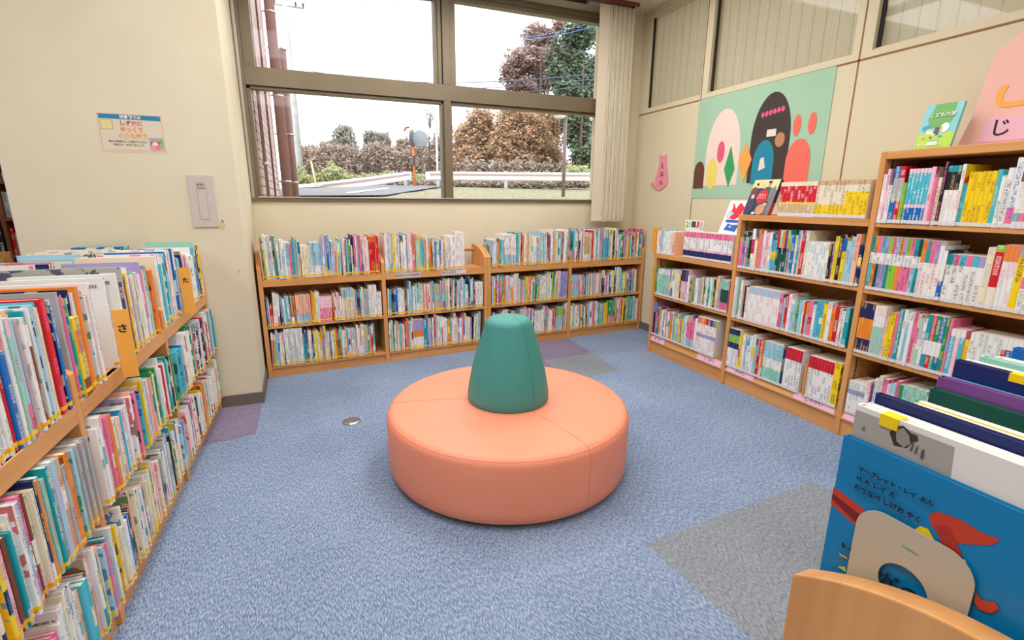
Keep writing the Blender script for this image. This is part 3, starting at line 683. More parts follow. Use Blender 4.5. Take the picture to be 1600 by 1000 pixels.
row('upper shelf of the lowest right bookcase', F_RIGHT, 0.045, 0.872, 0.53, 'inf', [('b', .018, .235, .17, 'green'), ('b', .012, .22, .17, 'white'), ('fill', .43), ('b', .022, .215, .18, 'white'), ('go', .508), ('fill', .78), ('ser', 4, .018, .24, 'pink', [(0, .3, 'pink'), (.3, .7, 'dark green'), (.7, 1, 'mint')], 'black', 'pink and dark green volume')], 401, (0.20, 0.26), tr=(.01, .02))
row('bottom shelf of the lowest right bookcase', F_RIGHT, 0.036, 0.872, 0.165, 'inf', [('b', .012, .285, .22, 'lavender', {'art': False}), ('b', .03, .21, .18, 'black', {'tc': 'orange'}), ('b', .014, .215, .18, 'pink'), ('b', .022, .26, .2, 'blue'), ('b', .012, .26, .2, 'red'), ('fill', .45), ('b', .02, .26, .2, 'white', {'tc': 'blue'}), ('fill', .56), ('b', .026, .26, .2, 'white', {'art': False}),
    ('ser', 9, .0215, .285, 'white', lambda k: [(0, .45, 'white'), (.45, .55, 'lavender'), (.55, .82, 'white'), (.82, 1, ['pink', 'pink', 'yellow', 'orange', 'red', 'lavender', 'navy', 'teal', 'lime'][k])], 'red', 'white volume with coloured top band, one of nine forming a rainbow row')], 402, (0.19, 0.26), tr=(.01, .02))
row('on top of the middle right bookcase', F_RIGHT, rx(2.335), rx(1.775), 1.235, 'inf', [('ser', 10, .0240, .205, 'white', [(0, .1, 'white'), (.1, .36, 'tan'), (.36, .42, 'yellow'), (.42, .88, 'red'), (.88, 1, 'cream')], 'white', 'red and gold history volume, one of ten alike on the middle right bookcase', 'red and gold history volumes'),
    ('ser', 14, .0208, .205, 'cream', lambda k: [(0, .08, 'grey'), (.08, .35 if k < 8 else .7, 'yellow'), (.35 if k < 8 else .7, .88, 'cream'), (.88, 1, 'tan')], 'brown', 'cream and yellow volume, one of the fourteen alike on the middle right bookcase', 'cream and yellow volumes')], 410, (0.2, 0.21), leans=False)
row('upper shelf of the middle right bookcase', F_RIGHT, 0.914, 1.752, 0.87, 'inf', [('b', .03, .215, .18, 'pink', {'bands': [(0, .85, 'pink'), (.85, 1, 'lime')]}), ('ser', 3, .016, .255, 'aqua', lambda k: [(0, .85, ['blue', 'pink', 'green'][k]), (.85, 1, 'black')], 'white', None), ('b', .02, .25, .2, 'black'), ('b', .026, .275, .2, 'white', {'bands': [(0, .4, 'white'), (.4, .75, 'red'), (.75, 1, 'white')]}), ('b', .02, .2, .17, 'white', {'tc': 'orange'}), ('b', .02, .27, .2, 'orange'), ('fill', 1.20),
    ('ser', 5, .0175, .28, 'teal', lambda k: [(0, .5, 'dark green'), (.5, .6, 'black'), (.6, 1, ['red', 'mint', 'orange', 'purple', 'lime'][k])], 'white', 'dark green volume with a coloured top, one of five alike, middle bookcase'), ('fill', 1.36), ('b', .014, .285, .2, 'teal'), ('b', .012, .285, .2, 'pale pink'), ('b', .022, .22, .2, 'red', {'tc': 'white'}), ('b', .02, .285, .24, 'cream', {'art': False, 'hard': True}),
    ('ser', 7, .019, .225, 'white', None, 'teal', 'plain white slim volume, one of seven beside the cream atlas'), ('b', .016, .22, .2, 'black', {'tc': 'yellow'}), ('b', .012, .22, .2, 'purple'), ('fill', 1.675), ('b', .02, .27, .2, 'pale blue'), ('b', .024, .285, .2, 'peach'), ('b', .02, .23, .2, 'navy', {'bands': [(0, .5, 'navy'), (.5, .7, 'yellow'), (.7, 1, 'navy')]})], 411, (0.21, 0.28), tr=(.012, .024), leans=False)
row('middle shelf of the middle right bookcase', F_RIGHT, 0.910, 1.752, 0.515, 'inf', [('b', .022, .29, .2, 'white', {'tc': 'pink'}), ('b', .018, .29, .2, 'mint'), ('b', .016, .29, .2, 'grey'), ('b', .02, .275, .24, 'white', {'tc': 'green'}), ('b', .014, .24, .2, 'tan'), ('b', .014, .24, .2, 'black', {'tc': 'red'}), ('b', .02, .235, .2, 'white', {'tc': 'black'}),
    ('ser', 10, .0245, .245, 'white', [(0, .8, 'white'), (.8, 1, 'pale blue')], 'pink', 'white volume with pale blue top and pink title, one of ten alike, middle bookcase', 'white and pale blue volumes'), ('fill', 1.46), ('b', .008, .22, .2, 'red'), ('fill', 1.57), ('b', .026, .23, .2, 'yellow', {'tc': 'black'}), ('b', .024, .245, .2, 'white', {'tc': 'red'}), ('fill', 1.72), ('b', .024, .235, .2, 'teal', {'tc': 'white'})], 412, (0.21, 0.25), tr=(.014, .024), leans=False)
row('bottom shelf of the middle right bookcase', F_RIGHT, 0.910, 1.752, 0.15, 'inf', [('ser', 5, .019, .285, 'white', [(0, .5, 'white'), (.5, .65, 'navy'), (.65, .85, 'lime'), (.85, 1, 'black')], 'blue', 'black-topped white volume with lime band, one of five alike, middle bookcase'), ('fill', 1.22), ('ser', 8, .0175, .27, 'mint', lambda k: [(0, .35, 'mint'), (.35, .6, 'white'), (.6, 1, 'pale blue')], 'green', 'mint and pale blue volume, one of eight alike, bottom shelf, middle bookcase'), ('b', .018, .285, .22, 'navy'),
    ('ser', 6, .019, .275, 'white', [(0, .72, 'white'), (.72, 1, 'red')], 'navy', 'red-topped white volume with fine blue title, one of six left of the orange card'), ('go', 1.545), ('ser', 8, .0195, .265, 'white', [(0, .72, 'white'), (.72, 1, 'red')], 'black', 'red-topped white volume with black title, one of eight right of the orange card', 'red-headed white volumes right of the orange card'), ('b', .038, .27, .2, 'yellow', {'tc': 'black'})], 413, (0.25, 0.285), tr=(.012, .022), leans=False)
row('top shelf of the tall right bookcase', F_RIGHT, 1.79, 2.636, 1.218, 'inf', [('b', .018, .245, .18, 'white', {'tc': 'pink'}), ('b', .014, .27, .2, 'pale pink'), ('b', .018, .19, .18, 'white'), ('b', .024, .28, .2, 'blue', {'bands': [(0, .4, 'blue'), (.4, .8, 'grey'), (.8, 1, 'blue')]}), ('b', .024, .28, .22, 'red', {'bands': [(0, .4, 'red'), (.4, .8, 'grey'), (.8, 1, 'red')], 'art': False}), ('b', .016, .2, .18, 'lime'),
    ('ser', 6, .0155, .265, 'blue', [(0, .3, 'blue'), (.3, .36, 'pale pink'), (.36, .92, 'aqua'), (.92, 1, 'pale pink')], 'white', 'blue slim volume, one of the six alike on the tall right bookcase', 'blue slim volumes'), ('b', .018, .27, .2, 'pale pink'), ('b', .014, .22, .2, 'pink'), ('b', .018, .22, .18, 'cream'), ('b', .014, .29, .2, 'black', {'tc': 'pink'}),
    ('ser', 3, .018, .27, 'cream', [(0, .6, 'white'), (.6, .9, 'black'), (.9, 1, 'teal')], 'tan', None), ('b', .014, .275, .22, 'yellow', {'bands': [(0, 1, 'white')], 'art': True, 'tc': 'red'}), ('b', .016, .19, .2, 'aqua'), ('ser', 6, .016, .24, 'yellow', None, 'brown', 'yellow slim volume, one of the six alike on the tall right bookcase', 'yellow slim volumes'), ('b', .016, .245, .2, 'aqua', {'tc': 'yellow'}), ('b', .016, .22, .2, 'white'), ('b', .022, .25, .2, 'white'),
    ('b', .026, .29, .2, 'white', {'bands': [(0, .3, 'pink'), (.3, 1, 'white')], 'tc': 'blue'}), ('ser', 4, .019, .295, 'white', lambda k: [(0, .1, 'white'), (.1, .22, ['aqua', 'pink', 'lavender', 'aqua'][k]), (.22, .65, 'white'), (.65, 1, 'black')], 'tan', 'white and black volume, one of four alike on the tall bookcase'), ('b', .02, .29, .2, 'grey'), ('b', .026, .28, .2, 'cream', {'tc': 'green'}), ('b', .02, .25, .2, 'aqua'), ('fill', 2.6)], 420, (0.2, 0.28), tr=(.014, .026), leans=False)
row('second shelf of the tall right bookcase', F_RIGHT, 1.792, 2.636, 0.865, 'inf', [('ser', 14, .0164, .285, 'white', lambda k: [(0, .5, A3[(k*5+3) % 14]), (.5, .7, 'white'), (.7, 1, A3[k])], 'black', 'two-coloured slim volume with a white middle, one of fourteen alike on the tall bookcase', 'two-coloured slim volumes'),
    ('ser', 4, .018, .28, 'white', lambda k: [(0, .62, 'white'), (.62, 1, ['orange', 'teal', 'pink', 'lavender'][k])], 'red', None), ('b', .018, .26, .2, 'white', {'tc': 'red'}), ('b', .018, .24, .2, 'navy', {'bands': [(0, .4, 'blue'), (.4, 1, 'white')]}), ('ser', 6, .0235, .225, 'white', lambda k: [(0, .78, 'white'), (.78, 1, ['teal', 'pink', 'aqua', 'pink', 'aqua', 'lavender'][k])], 'black', 'white volume with a coloured head and black title, one of the job set', 'white job-guide volumes'),
    ('b', .026, .27, .2, 'cream', {'tc': 'grey'}), ('b', .03, .28, .2, 'white', {'bands': [(0, .35, 'cream'), (.35, .9, 'red'), (.9, 1, 'lime')], 'tc': 'white'}), ('ser', 3, .016, .285, 'white', [(0, .75, 'white'), (.75, 1, 'orange')], 'pink', None), ('b', .026, .235, .2, 'yellow', {'tc': 'black'}), ('fill', 2.6)], 421, (0.22, 0.28), tr=(.016, .026), leans=False)
row('third shelf of the tall right bookcase', F_RIGHT, 1.792, 2.636, 0.51, 'inf', [('ser', 5, .0145, .285, 'orange', [(0, .3, 'navy'), (.3, .7, 'orange'), (.7, 1, 'navy')], 'yellow', 'navy and orange volume, one of five alike on the tall bookcase'), ('ser', 4, .0135, .28, 'white', [(0, .6, 'mint'), (.6, 1, 'white')], 'pink', None), ('fill', 1.95), ('b', .018, .26, .2, 'yellow', {'tc': 'black'}), ('b', .014, .27, .2, 'pink'), ('b', .018, .285, .2, 'teal'), ('fill', 2.12), ('ser', 4, .018, .285, 'white', lambda k: [(0, .3, ['teal', 'red', 'green', 'blue'][k]), (.3, .55, 'white'), (.55, 1, ['teal', 'red', 'green', 'blue'][k])], 'white', None), ('fill', 2.22),
    ('ser', 3, .018, .24, 'pink', lambda k: [(0, .85, ['aqua', 'pale pink', 'aqua'][k]), (.85, 1, 'white')], 'white', None), ('b', .018, .2, .2, 'yellow', {'tc': 'red'}), ('ser', 7, .016, .24, 'white', None, 'green', None), ('ser', 5, .016, .24, 'white', lambda k: [(0, .15, 'white'), (.15, .8, ['red', 'blue', 'teal', 'pink', 'purple'][k]), (.8, 1, 'white')], 'white', None), ('fill', 2.6)], 422, (0.22, 0.285), tr=(.011, .018), leans=False)
row('bottom shelf of the tall right bookcase', F_RIGHT, 1.80, 2.636, 0.155, 'inf', [('ser', 6, .015, .19, 'white', [(0, .6, 'white'), (.6, .75, 'lavender'), (.75, 1, 'white')], 'green', 'small white volume, one of six on the bottom shelf of the tall right bookcase', 'small white volumes'), ('b', .02, .22, .2, 'white', {'tc': 'red'}), ('b', .01, .21, .2, 'red'), ('b', .01, .21, .2, 'blue'), ('fill', 2.6)], 423, (0.18, 0.27), tr=(.014, .026), leans=False)

# ---- near case, lower right. x runs toward -X, so spines listed from the end panel outwards
NB = 'near case at the lower right'
def near(X0, t, h, d, col, ytop=0.372, **k):
    """book whose left cover stands at world X0"""
    lx_ = 0.56 - (X0+t)
    b = mkbook(NB, F_NEAR, lx_, 0.377-ytop, 0.7505, t, h, d, col, tape=k.pop('tape', ('y', 0.011, 0.021)), wt=50, **k)
    return b
nb0 = near(0.606, 0.009, 0.284, 0.222, 'bright blue', tape=('y', 0.011, 0.019), art=False, desc='bright blue picture book with a red-brown drawing, first in the case behind the metal bookend')
nb1 = near(0.617, 0.014, 0.325, 0.34, 'white', ytop=0.370, art=False, desc='tall grey photo-cover book with a white top edge, right behind the bright blue one')
nb2 = near(0.640, 0.008, 0.322, 0.170, 'white', art=False, desc='pale narrow book with plain white cover in front of the navy lettered one')
nb3 = near(0.652, 0.010, 0.334, 0.30, 'navy', ytop=0.372, art=False, tc='grey', desc='navy book with a row of pale letters along its top, near case')
for i, (c_, dx) in enumerate((('cream', 0.664), ('yellow', 0.676), ('cream', 0.688), ('yellow', 0.700), ('cream', 0.712))):
    near(dx+0.012, 0.0105, 0.312+0.001*i, 0.30, c_, ytop=0.36, art=False, hard=False, desc='thin %s edged booklet, %s of five between the navy and dark green books' % (c_, ['first', 'second', 'third', 'fourth', 'fifth'][i]))
nb4 = near(0.768, 0.011, 0.325, 0.31, 'dark green', art=False, tc='grey', desc='dark green book with torn pale lettering, beside the purple-blue one in the near case')
nb5 = near(0.780, 0.012, 0.340, 0.31, 'purple', art=False, desc='purple-blue book with a plain cover, near case')
near(0.793, 0.006, 0.338, 0.31, 'lavender', art=False, desc='thin lavender book between the purple-blue and the light blue one, near case')
near(0.800, 0.010, 0.336, 0.31, 'aqua', art=False, desc='light blue book just left of the dark navy one, near case')
nb6 = near(0.812, 0.012, 0.360, 0.31, 'navy', art=False, desc='tallest dark navy book with a yellow tape mark, near case')
near(0.826, 0.006, 0.352, 0.31, 'brown', art=False, desc='thin brown-edged book behind the tall navy one, near case')
near(0.834, 0.016, 0.356, 0.31, 'white', art=False, desc='white book behind the tall navy one with pale top edge, near case')
near(0.872, 0.016, 0.358, 0.30, 'mint', art=False, desc='mint green book at the right image edge, near case')
near(0.892, 0.012, 0.35, 0.30, 'lavender', art=False, desc='lavender book after the mint one, near case')
near(0.910, 0.018, 0.352, 0.30, 'white', art=False, desc='white book second from the last in view, near case')
near(0.955, 0.016, 0.362, 0.30, 'blue', art=False, desc='mid blue book furthest right in the near case')

# ---- choose the 300 that show largest, the rest become one mass
BOOKS = [b for b in BOOKS if not b['far_out'] or b['row'] == NB]
gsum = {}
for b in BOOKS:
    if b['grp']: gsum.setdefault(b['grp'], []).append(b['area'])
for b in BOOKS:
    if b['grp']: b['area'] = sum(gsum[b['grp']])/len(gsum[b['grp']])     # a matching set stays together
BOOKS.sort(key=lambda b: (-b['area'], b['grp'] or ''))
IND, REST = BOOKS[:300], BOOKS[300:]
IND_SET = IND
ORDW = 'first second third fourth fifth sixth seventh eighth ninth tenth eleventh twelfth thirteenth fourteenth fifteenth sixteenth seventeenth eighteenth nineteenth twentieth'.split()
def ordw(n):
    if n <= 20: return ORDW[n-1]
    tens = {2: 'twenty', 3: 'thirty', 4: 'forty', 5: 'fifty', 6: 'sixty', 7: 'seventy', 8: 'eighty', 9: 'ninety'}
    return (tens[n//10]+'-'+ORDW[n % 10-1]) if n % 10 else {30: 'thirtieth', 40: 'fortieth', 50: 'fiftieth', 60: 'sixtieth', 70: 'seventieth', 80: 'eightieth', 90: 'ninetieth'}.get(n, 'last')
byrow = {}
for b in BOOKS: byrow.setdefault(b['row'], []).append(b)
SHORTROW = {LT: ('top row, left case', 'the near end'), 'middle row of the left case': ('middle row, left case', 'the near end'), 'bottom row of the left case': ('bottom row, left case', 'the near end'), 'far top row of the left case': ('far side, left case', 'the pillar wall')}
for rn, L in byrow.items():
    L.sort(key=lambda b: b['x'])
    for i, b in enumerate(L):
        b['nb'] = (L[i-1]['col'] if i else None, L[i+1]['col'] if i+1 < len(L) else None)
    cnt = {}
    for b in L:
        if b['cx'] < 0 and not any(b is q for q in IND_SET): b['k'] = 0; continue
        cnt[b['col']] = cnt.get(b['col'], 0)+1; b['k'] = cnt[b['col']]
    for b in L: b['n'] = cnt.get(b['col'], 0)
def label(b):
    if b['desc']: return b['desc']
    c = b['col']; thick = 'thick ' if b['t'] > 0.019 else ('slim ' if b['t'] < 0.009 else '')
    acc = ''
    if b['bands'] and b['bands'][-1][2] != c: acc = '%s-topped ' % b['bands'][-1][2]
    elif b['bands'] and b['bands'][0][2] != c: acc = '%s-bottomed ' % b['bands'][0][2]
    where = SHORTROW.get(b['row'], (b['row'], None))
    end = 'near end' if where[1] == 'the near end' else 'left end'
    if where[1] == 'the pillar wall': end = 'pillar end'
    rowp = where[0].replace('of the ', 'of ')
    if b['n'] == 1: return '%s%s%s book, the only %s one, %s' % (acc, thick, c, c, rowp)
    return '%s%s%s book, %s %s one from the %s, %s' % (acc, thick, c, ordw(b['k']), c, end, rowp)
def fitlab(b):
    L = label(b).replace('  ', ' ').split()
    if len(L) > 16:
        s = ' '.join(L).replace('right bookcase', 'right case').replace(' shelf ', ' ').replace(' book ', ' ').replace(' from the left end', ' from left').replace(' from the near end', ' from near end')
        L = s.split()
    return ' '.join(L[:16]).rstrip(',')
used = {}
TAPE = {'y': M['tapeY'], 'o': M['tapeO'], 'film': M['film']}
def one_book(b):
    pic = b['tape'] is not None and b['tape'][0] != 'film'
    B = BK(); cover_geo(B, None, b)
    o = B.make('picture_book' if pic else 'book', [M['book']]); o.matrix_world = b['X']
    P = BK(); pages_geo(P, None, b); P.make('page_block', [M['page']], o)
    tp_ = BK(); tape_geo(tp_, None, b); tp_.make('label_tape' if pic else 'spine_label', [TAPE[b['tape'][0]]], o)
    if b['barcode'] or (b['row'].endswith('left case') and b['X'].translation.y < 2.6 and b['seed'] < 0.45 and b['d'] > 0.2):
        mb = MB(); h = b['h']
        for z1 in ((h-0.018,) if b['seed'] < 0.6 else (h-0.018, h-0.048)):
            mb.box(-0.0006, 0.0, 0.016, 0.062, z1-0.02, z1, M['white']); rr = random.Random(int(b['seed']*1e6)); y = 0.020
            while y < 0.056:
                wv = rr.choice([0.0007, 0.0014, 0.002]); mb.box(-0.0009, -0.0006, y, y+wv, z1-0.016, z1-0.004, M['ink']); y += wv+rr.choice([0.0008, 0.0016])
        mb.build('barcode_sticker', o)
    lb = fitlab(b); g = b['grp']
    if b['desc'] is None or b['row'] == NB: g = {'left case': 'books of the left case', 'right bookcase': 'books of the right bookcases'}.get('left case' if 'left case' in b['row'] else 'right bookcase' if 'right bookcase' in b['row'] else '', 'books of the near case' if b['row'] == NB else 'books under the window')
    if lb in used and (b['desc'] is None or b['row'] == NB): print('DUPLABEL', lb)
    used[lb] = 1
    tag(o, lb, 'book', g)
    b['obj'] = o
    return o
for b in IND: one_book(b)
B = BK()
def push(b):
    cover_geo(B, b['X'], b)
    n0 = len(B.f); pages_geo(B, b['X'], b, 1)
    if b['tape']: tape_geo(B, b['X'], b, {'y': 2, 'o': 3, 'film': 4}[b['tape'][0]])
for b in REST: push(b)
mo = B.make('books', [M['book'], M['page'], M['tapeY'], M['tapeO'], M['film']])
tag(mo, 'densely packed smaller-looking children\'s books filling the remaining shelf space', 'books', kind='stuff')
print('BOOKS total', len(BOOKS), 'smallest individual', IND[-1]['area'])
#@@PART3
def on_x(px, py, X):
    d = ray(px, py); return CAM + d*(X/d.x)
def on_y(px, py, Y):
    d = ray(px, py); return CAM + d*(Y/d.y)
# ================================================================ ROUND SEAT
OX, OY = 0.871, 2.183
e = empty('round_seat', T(OX, OY, 0)); tag(e, 'round coral vinyl seat with a teal cone backrest in the middle of the carpet', 'seat')
mb = MB(); mb.lathe([(0.0, 0.0), (0.545, 0.0), (0.545, 0.032), (0.0, 0.032)][1:3], M['plinth'], 64); mb.build('plinth', e)
prof = [(0.56, 0.030), (0.592, 0.032), (0.598, 0.04), (0.602, 0.08), (0.604, 0.16), (0.605, 0.24), (0.603, 0.285)]
for i in range(1, 9):
    t = i/8*math.pi/2; prof.append((0.603-0.042*(1-math.cos(t)), 0.285+0.045*math.sin(t)))
prof += [(0.50, 0.336), (0.40, 0.341), (0.3, 0.343), (0.20, 0.343), (0.12, 0.343)]
mb = MB(); mb.lathe(prof, M['orange'], 128); cu = mb.build('cushion', e)
# seams: thin piping cords, one rim seam and radial seams running over the edge
mb = MB()
M['seam'] = mat('coral_seam', (224, 118, 88), 0.6)
ring = [(0.5925*math.cos(a), 0.5925*math.sin(a), 0.3135) for a in [2*math.pi*k/96 for k in range(97)]]
mb.tube(ring, 0.0016, M['seam'], 6, False)
for ang in (R(-77), R(43), R(163)):
    pts = [(r*math.cos(ang), r*math.sin(ang), z+0.0003) for r, z in prof[::-1] if r < 0.602 or z > 0.03]
    mb.tube(pts[1:], 0.0012, M['seam'], 6, False)
mb.build('piping', cu)
cone = [(0.150, 0.335), (0.196, 0.338), (0.203, 0.350), (0.204, 0.38), (0.197, 0.43), (0.184, 0.50), (0.166, 0.57), (0.146, 0.64), (0.127, 0.70)]
for i in range(1, 9):
    t = i/8*math.pi/2; cone.append((0.119-0.042*(1-math.cos(t)), 0.722+0.042*math.sin(t)))
cone += [(0.05, 0.768), (0.02, 0.770)]
mb = MB(); mb.lathe(cone, M['teal'], 96); cn_ = mb.build('backrest_cone', e)
mb = MB(); M['seamt'] = mat('teal_seam', (50, 126, 118), 0.6)
for ang in (R(-74), R(46), R(166)):
    mb.tube([((r+0.0002)*math.cos(ang), (r+0.0002)*math.sin(ang), z) for r, z in cone[2:-1]], 0.0011, M['seamt'], 6, False)
mb.build('seam', cn_)

# ================================================================ SIGNS AND POSTERS
def sheet(name, F, w_, h_, m, y=-0.0012, th=0.0012, parent=None):
    mb = MB(); mb.box(0, w_, y, y+th, 0, h_, m); return mb.build(name, parent, mw=F)
F_WR = frame(XR, 3.618, R(-90))
# notice beside the switch
FN = frame(-1.008, YP, 0, 1.563)
nt = sheet('notice', FN, 0.297, 0.203, flat('noticepaper', (226, 214, 190), 0.3)); tag(nt, 'laminated quiet-please notice with blue header taped on the pillar wall', 'notice')
mb = MB(); bd = flat('salmon_line', (240, 150, 128))
for (a, b_, c, d) in ((0.004, 0.293, 0.010, 0.012), (0.004, 0.293, 0.196, 0.198), (0.004, 0.006, 0.010, 0.198), (0.291, 0.293, 0.010, 0.198)): mb.box(a, b_, -0.0018, -0.0012, c, d, bd)
mb.build('border_line', nt)
mb = MB(); mb.box(0.008, 0.289, -0.0018, -0.0012, 0.172, 0.195, flat('header_blue', (30, 130, 172))); mb.build('header', nt)
for s, z, sz, c in (('図書館では', 0.1835, 0.0195, (240, 236, 226)), ('しずかに', 0.152, 0.0270, (196, 34, 52)), ('ゆっくり', 0.119, 0.0270, (240, 100, 40)), ('小さな声で', 0.086, 0.0270, (246, 166, 40)), ('誰もが気持ちよく利用するために', 0.0555, 0.0118, (40, 38, 50)), ('利用マナーを守りましょう', 0.0385, 0.0118, (40, 38, 50))):
    text(s, sz, T(0.150 if sz > 0.015 else 0.125, -0.002, z) @ STAND, nt, flat('ink_%d_%d_%d' % c, c), off=0.0004 if sz > 0.015 else 0)
mb = MB()
for z in (0.137, 0.104, 0.071): mb.box(0.095, 0.215, -0.0016, -0.0012, z, z+0.0008, flat('fine', (200, 150, 140)))
mb.build('underlines', nt)
mb = MB(); mb.box(0.013, 0.066, -0.0017, -0.0012, 0.118, 0.166, flat('brown_l', (120, 110, 80))); mb.box(0.0145, 0.0645, -0.002, -0.0017, 0.1195, 0.1645, flat('cream_y', (228, 218, 150))); mb.build('small_card_print', nt)
mb = MB()
mb.box(0.222, 0.288, -0.0016, -0.0012, 0.016, 0.082, flat('sky_p', (150, 180, 180))); mb.box(0.262, 0.288, -0.0017, -0.0016, 0.05, 0.068, flat('lime_p', (120, 190, 60)))
mb.box(0.222, 0.288, -0.0018, -0.0016, 0.016, 0.026, flat('desk_p', (232, 180, 90)))
def disc(mb, cx, cz, rx_, rz_, y, m, n=20):
    mb.face([(cx+rx_*math.cos(2*math.pi*k/n), y, cz+rz_*math.sin(2*math.pi*k/n)) for k in range(n)], m)
disc(mb, 0.248, 0.052, 0.020, 0.016, -0.0019, flat('hair_p', (130, 70, 40))); disc(mb, 0.248, 0.048, 0.015, 0.012, -0.0020, flat('skin_p', (250, 220, 200)))
mb.box(0.234, 0.262, -0.00205, -0.0019, 0.060, 0.070, flat('pink_p', (240, 120, 150)))
mb.face([(0.226, -0.0021, 0.020), (0.248, -0.0021, 0.016), (0.248, -0.0021, 0.040), (0.226, -0.0021, 0.044)], flat('pink_q', (244, 150, 176))); mb.face([(0.248, -0.0021, 0.016), (0.270, -0.0021, 0.020), (0.270, -0.0021, 0.044), (0.248, -0.0021, 0.040)], flat('pink_p', (240, 120, 150)))
mb.build('picture_print', nt, fix=False)
# switch plate
e = empty('switch_plate', frame(-0.632, YP, 0, 1.15)); tag(e, 'tall off-white switch plate on the pillar wall below the notice', 'switch')
mb = MB(); mb.box(0, 0.134, -0.009, 0, 0, 0.302, flat('plate', (206, 194, 184), 0.4)); mb.build('plate', e, bevel=0.0025)
mb = MB(); mb.box(0.044, 0.088, -0.0125, -0.009, 0.226, 0.260, flat('key', (180, 172, 150), 0.4)); mb.build('button', e, bevel=0.001)
mb = MB(); mb.box(0.052, 0.058, -0.013, -0.0125, 0.242, 0.249, M['ink']); mb.box(0.068, 0.074, -0.013, -0.0125, 0.242, 0.249, M['ink']); mb.build('symbols', e)
mb = MB(); mb.box(0.0425, 0.0905, -0.0092, -0.009, 0.046, 0.222, flat('gapgrey', (140, 130, 120))); mb.build('gap', e)
mb = MB(); mb.box(0.044, 0.089, -0.0115, -0.009, 0.0475, 0.2205, flat('plate', (206, 194, 184), 0.4)); mb.build('cover', e, bevel=0.001)
# mint poster with plain coloured paper shapes
po = sheet('poster', F_WR @ T(0.0, 0, 1.348), 1.216, 0.818, M['mint'], y=-0.0042, th=0.002); tag(po, 'large mint green poster with plain coloured paper shapes on the right wall', 'poster')
def shape(nm, pts, col, y):
    mb = MB(); mb.prism(pts, 1, y-0.0034, y-0.0022, flat(nm, col, 0.75)); return mb.build('paper_shape', po)
def arch(x0, x1, z0, zt, zs, n=16):
    cx, rx_ = (x0+x1)/2, (x1-x0)/2
    return [(x0, z0)] + [(cx-rx_*math.cos(math.pi*k/n), zs+(zt-zs)*math.sin(math.pi*k/n)) for k in range(n+1)] + [(x1, z0)]
def oval(cx, cz, a, b_, n=28): return [(cx+a*math.cos(2*math.pi*k/n), cz+b_*math.sin(2*math.pi*k/n)) for k in range(n)]
shape('pp', arch(0.14, 0.50, 0.105, 0.70, 0.36), (244, 222, 208), -0.002)
shape('pk', arch(0.60, 0.94, 0.115, 0.745, 0.42), (66, 54, 48), -0.002)
mb = MB()
for k in range(6): disc(mb, 0.685+k*0.034, 0.60+0.004*k, 0.017, 0.022, -0.0060, flat('rose', (236, 88, 128)), 5)
o_ = mb.build('paper_rosettes', po, fix=False)
shape('pb', arch(0.015, 0.135, 0.085, 0.31, 0.22), (104, 62, 44), -0.0034)
shape('py', oval(0.225, 0.20, 0.062, 0.125), (240, 220, 110), -0.0034)
shape('pm', oval(0.305, 0.37, 0.04, 0.085), (236, 92, 128), -0.0034)
shape('pg', [(0.36, 0.23), (0.41, 0.41), (0.47, 0.23), (0.42, 0.09)], (56, 164, 92), -0.0048)
shape('pq', [(0.50, 0.29), (0.56, 0.42), (0.63, 0.29), (0.57, 0.12)], (248, 170, 84), -0.0048)
shape('pt', arch(0.64, 0.83, 0.105, 0.42, 0.25), (28, 140, 168), -0.0034)
shape('pc', arch(0.93, 1.12, 0.10, 0.40, 0.25), (246, 116, 96), -0.0034)
shape('pd', oval(0.985, 0.49, 0.03, 0.07), (246, 116, 96), -0.0036); shape('pe', oval(1.10, 0.49, 0.03, 0.07), (246, 116, 96), -0.0036)
shape('pw', [(0.70, 0.20), (0.76, 0.22), (0.74, 0.30), (0.71, 0.29)], (236, 226, 210), -0.0048); shape('pv', [(0.74, 0.44), (0.82, 0.44), (0.82, 0.49), (0.74, 0.49)], (236, 226, 210), -0.0036); shape('pu', oval(0.86, 0.41, 0.04, 0.05), (196, 140, 96), -0.0036)
# pink cat-shaped sign
cat = [(192, 133), (200, 149), (245, 147), (258, 130), (261, 200), (270, 295), (273, 390), (262, 425), (240, 455), (190, 486), (150, 476), (120, 450), (107, 425), (112, 408), (128, 404), (137, 412), (130, 424), (140, 438), (152, 440), (150, 400), (156, 355), (176, 290), (190, 225)]
pts = []
for cx, cy in cat:
    P = on_x(1000+cx/6.25, 220+cy/6.25, XR-0.006); pts.append((3.618-P.y, P.z))
mb = MB(); mb.prism(pts, 1, -0.009, -0.003, M['pinkfelt']); cs = mb.build('cat_sign', mw=F_WR); tag(cs, 'pink cat-shaped sign reading えほん on the right wall beside the poster', 'sign')
for ch, cx, cy in (('え', 218, 250), ('ほ', 212, 330), ('ん', 205, 408)):
    P = on_x(1000+cx/6.25, 220+cy/6.25, XR-0.009); text(ch, 0.056, T(3.618-P.y, -0.0094, P.z) @ STAND, cs, M['ink'], off=0.0006)
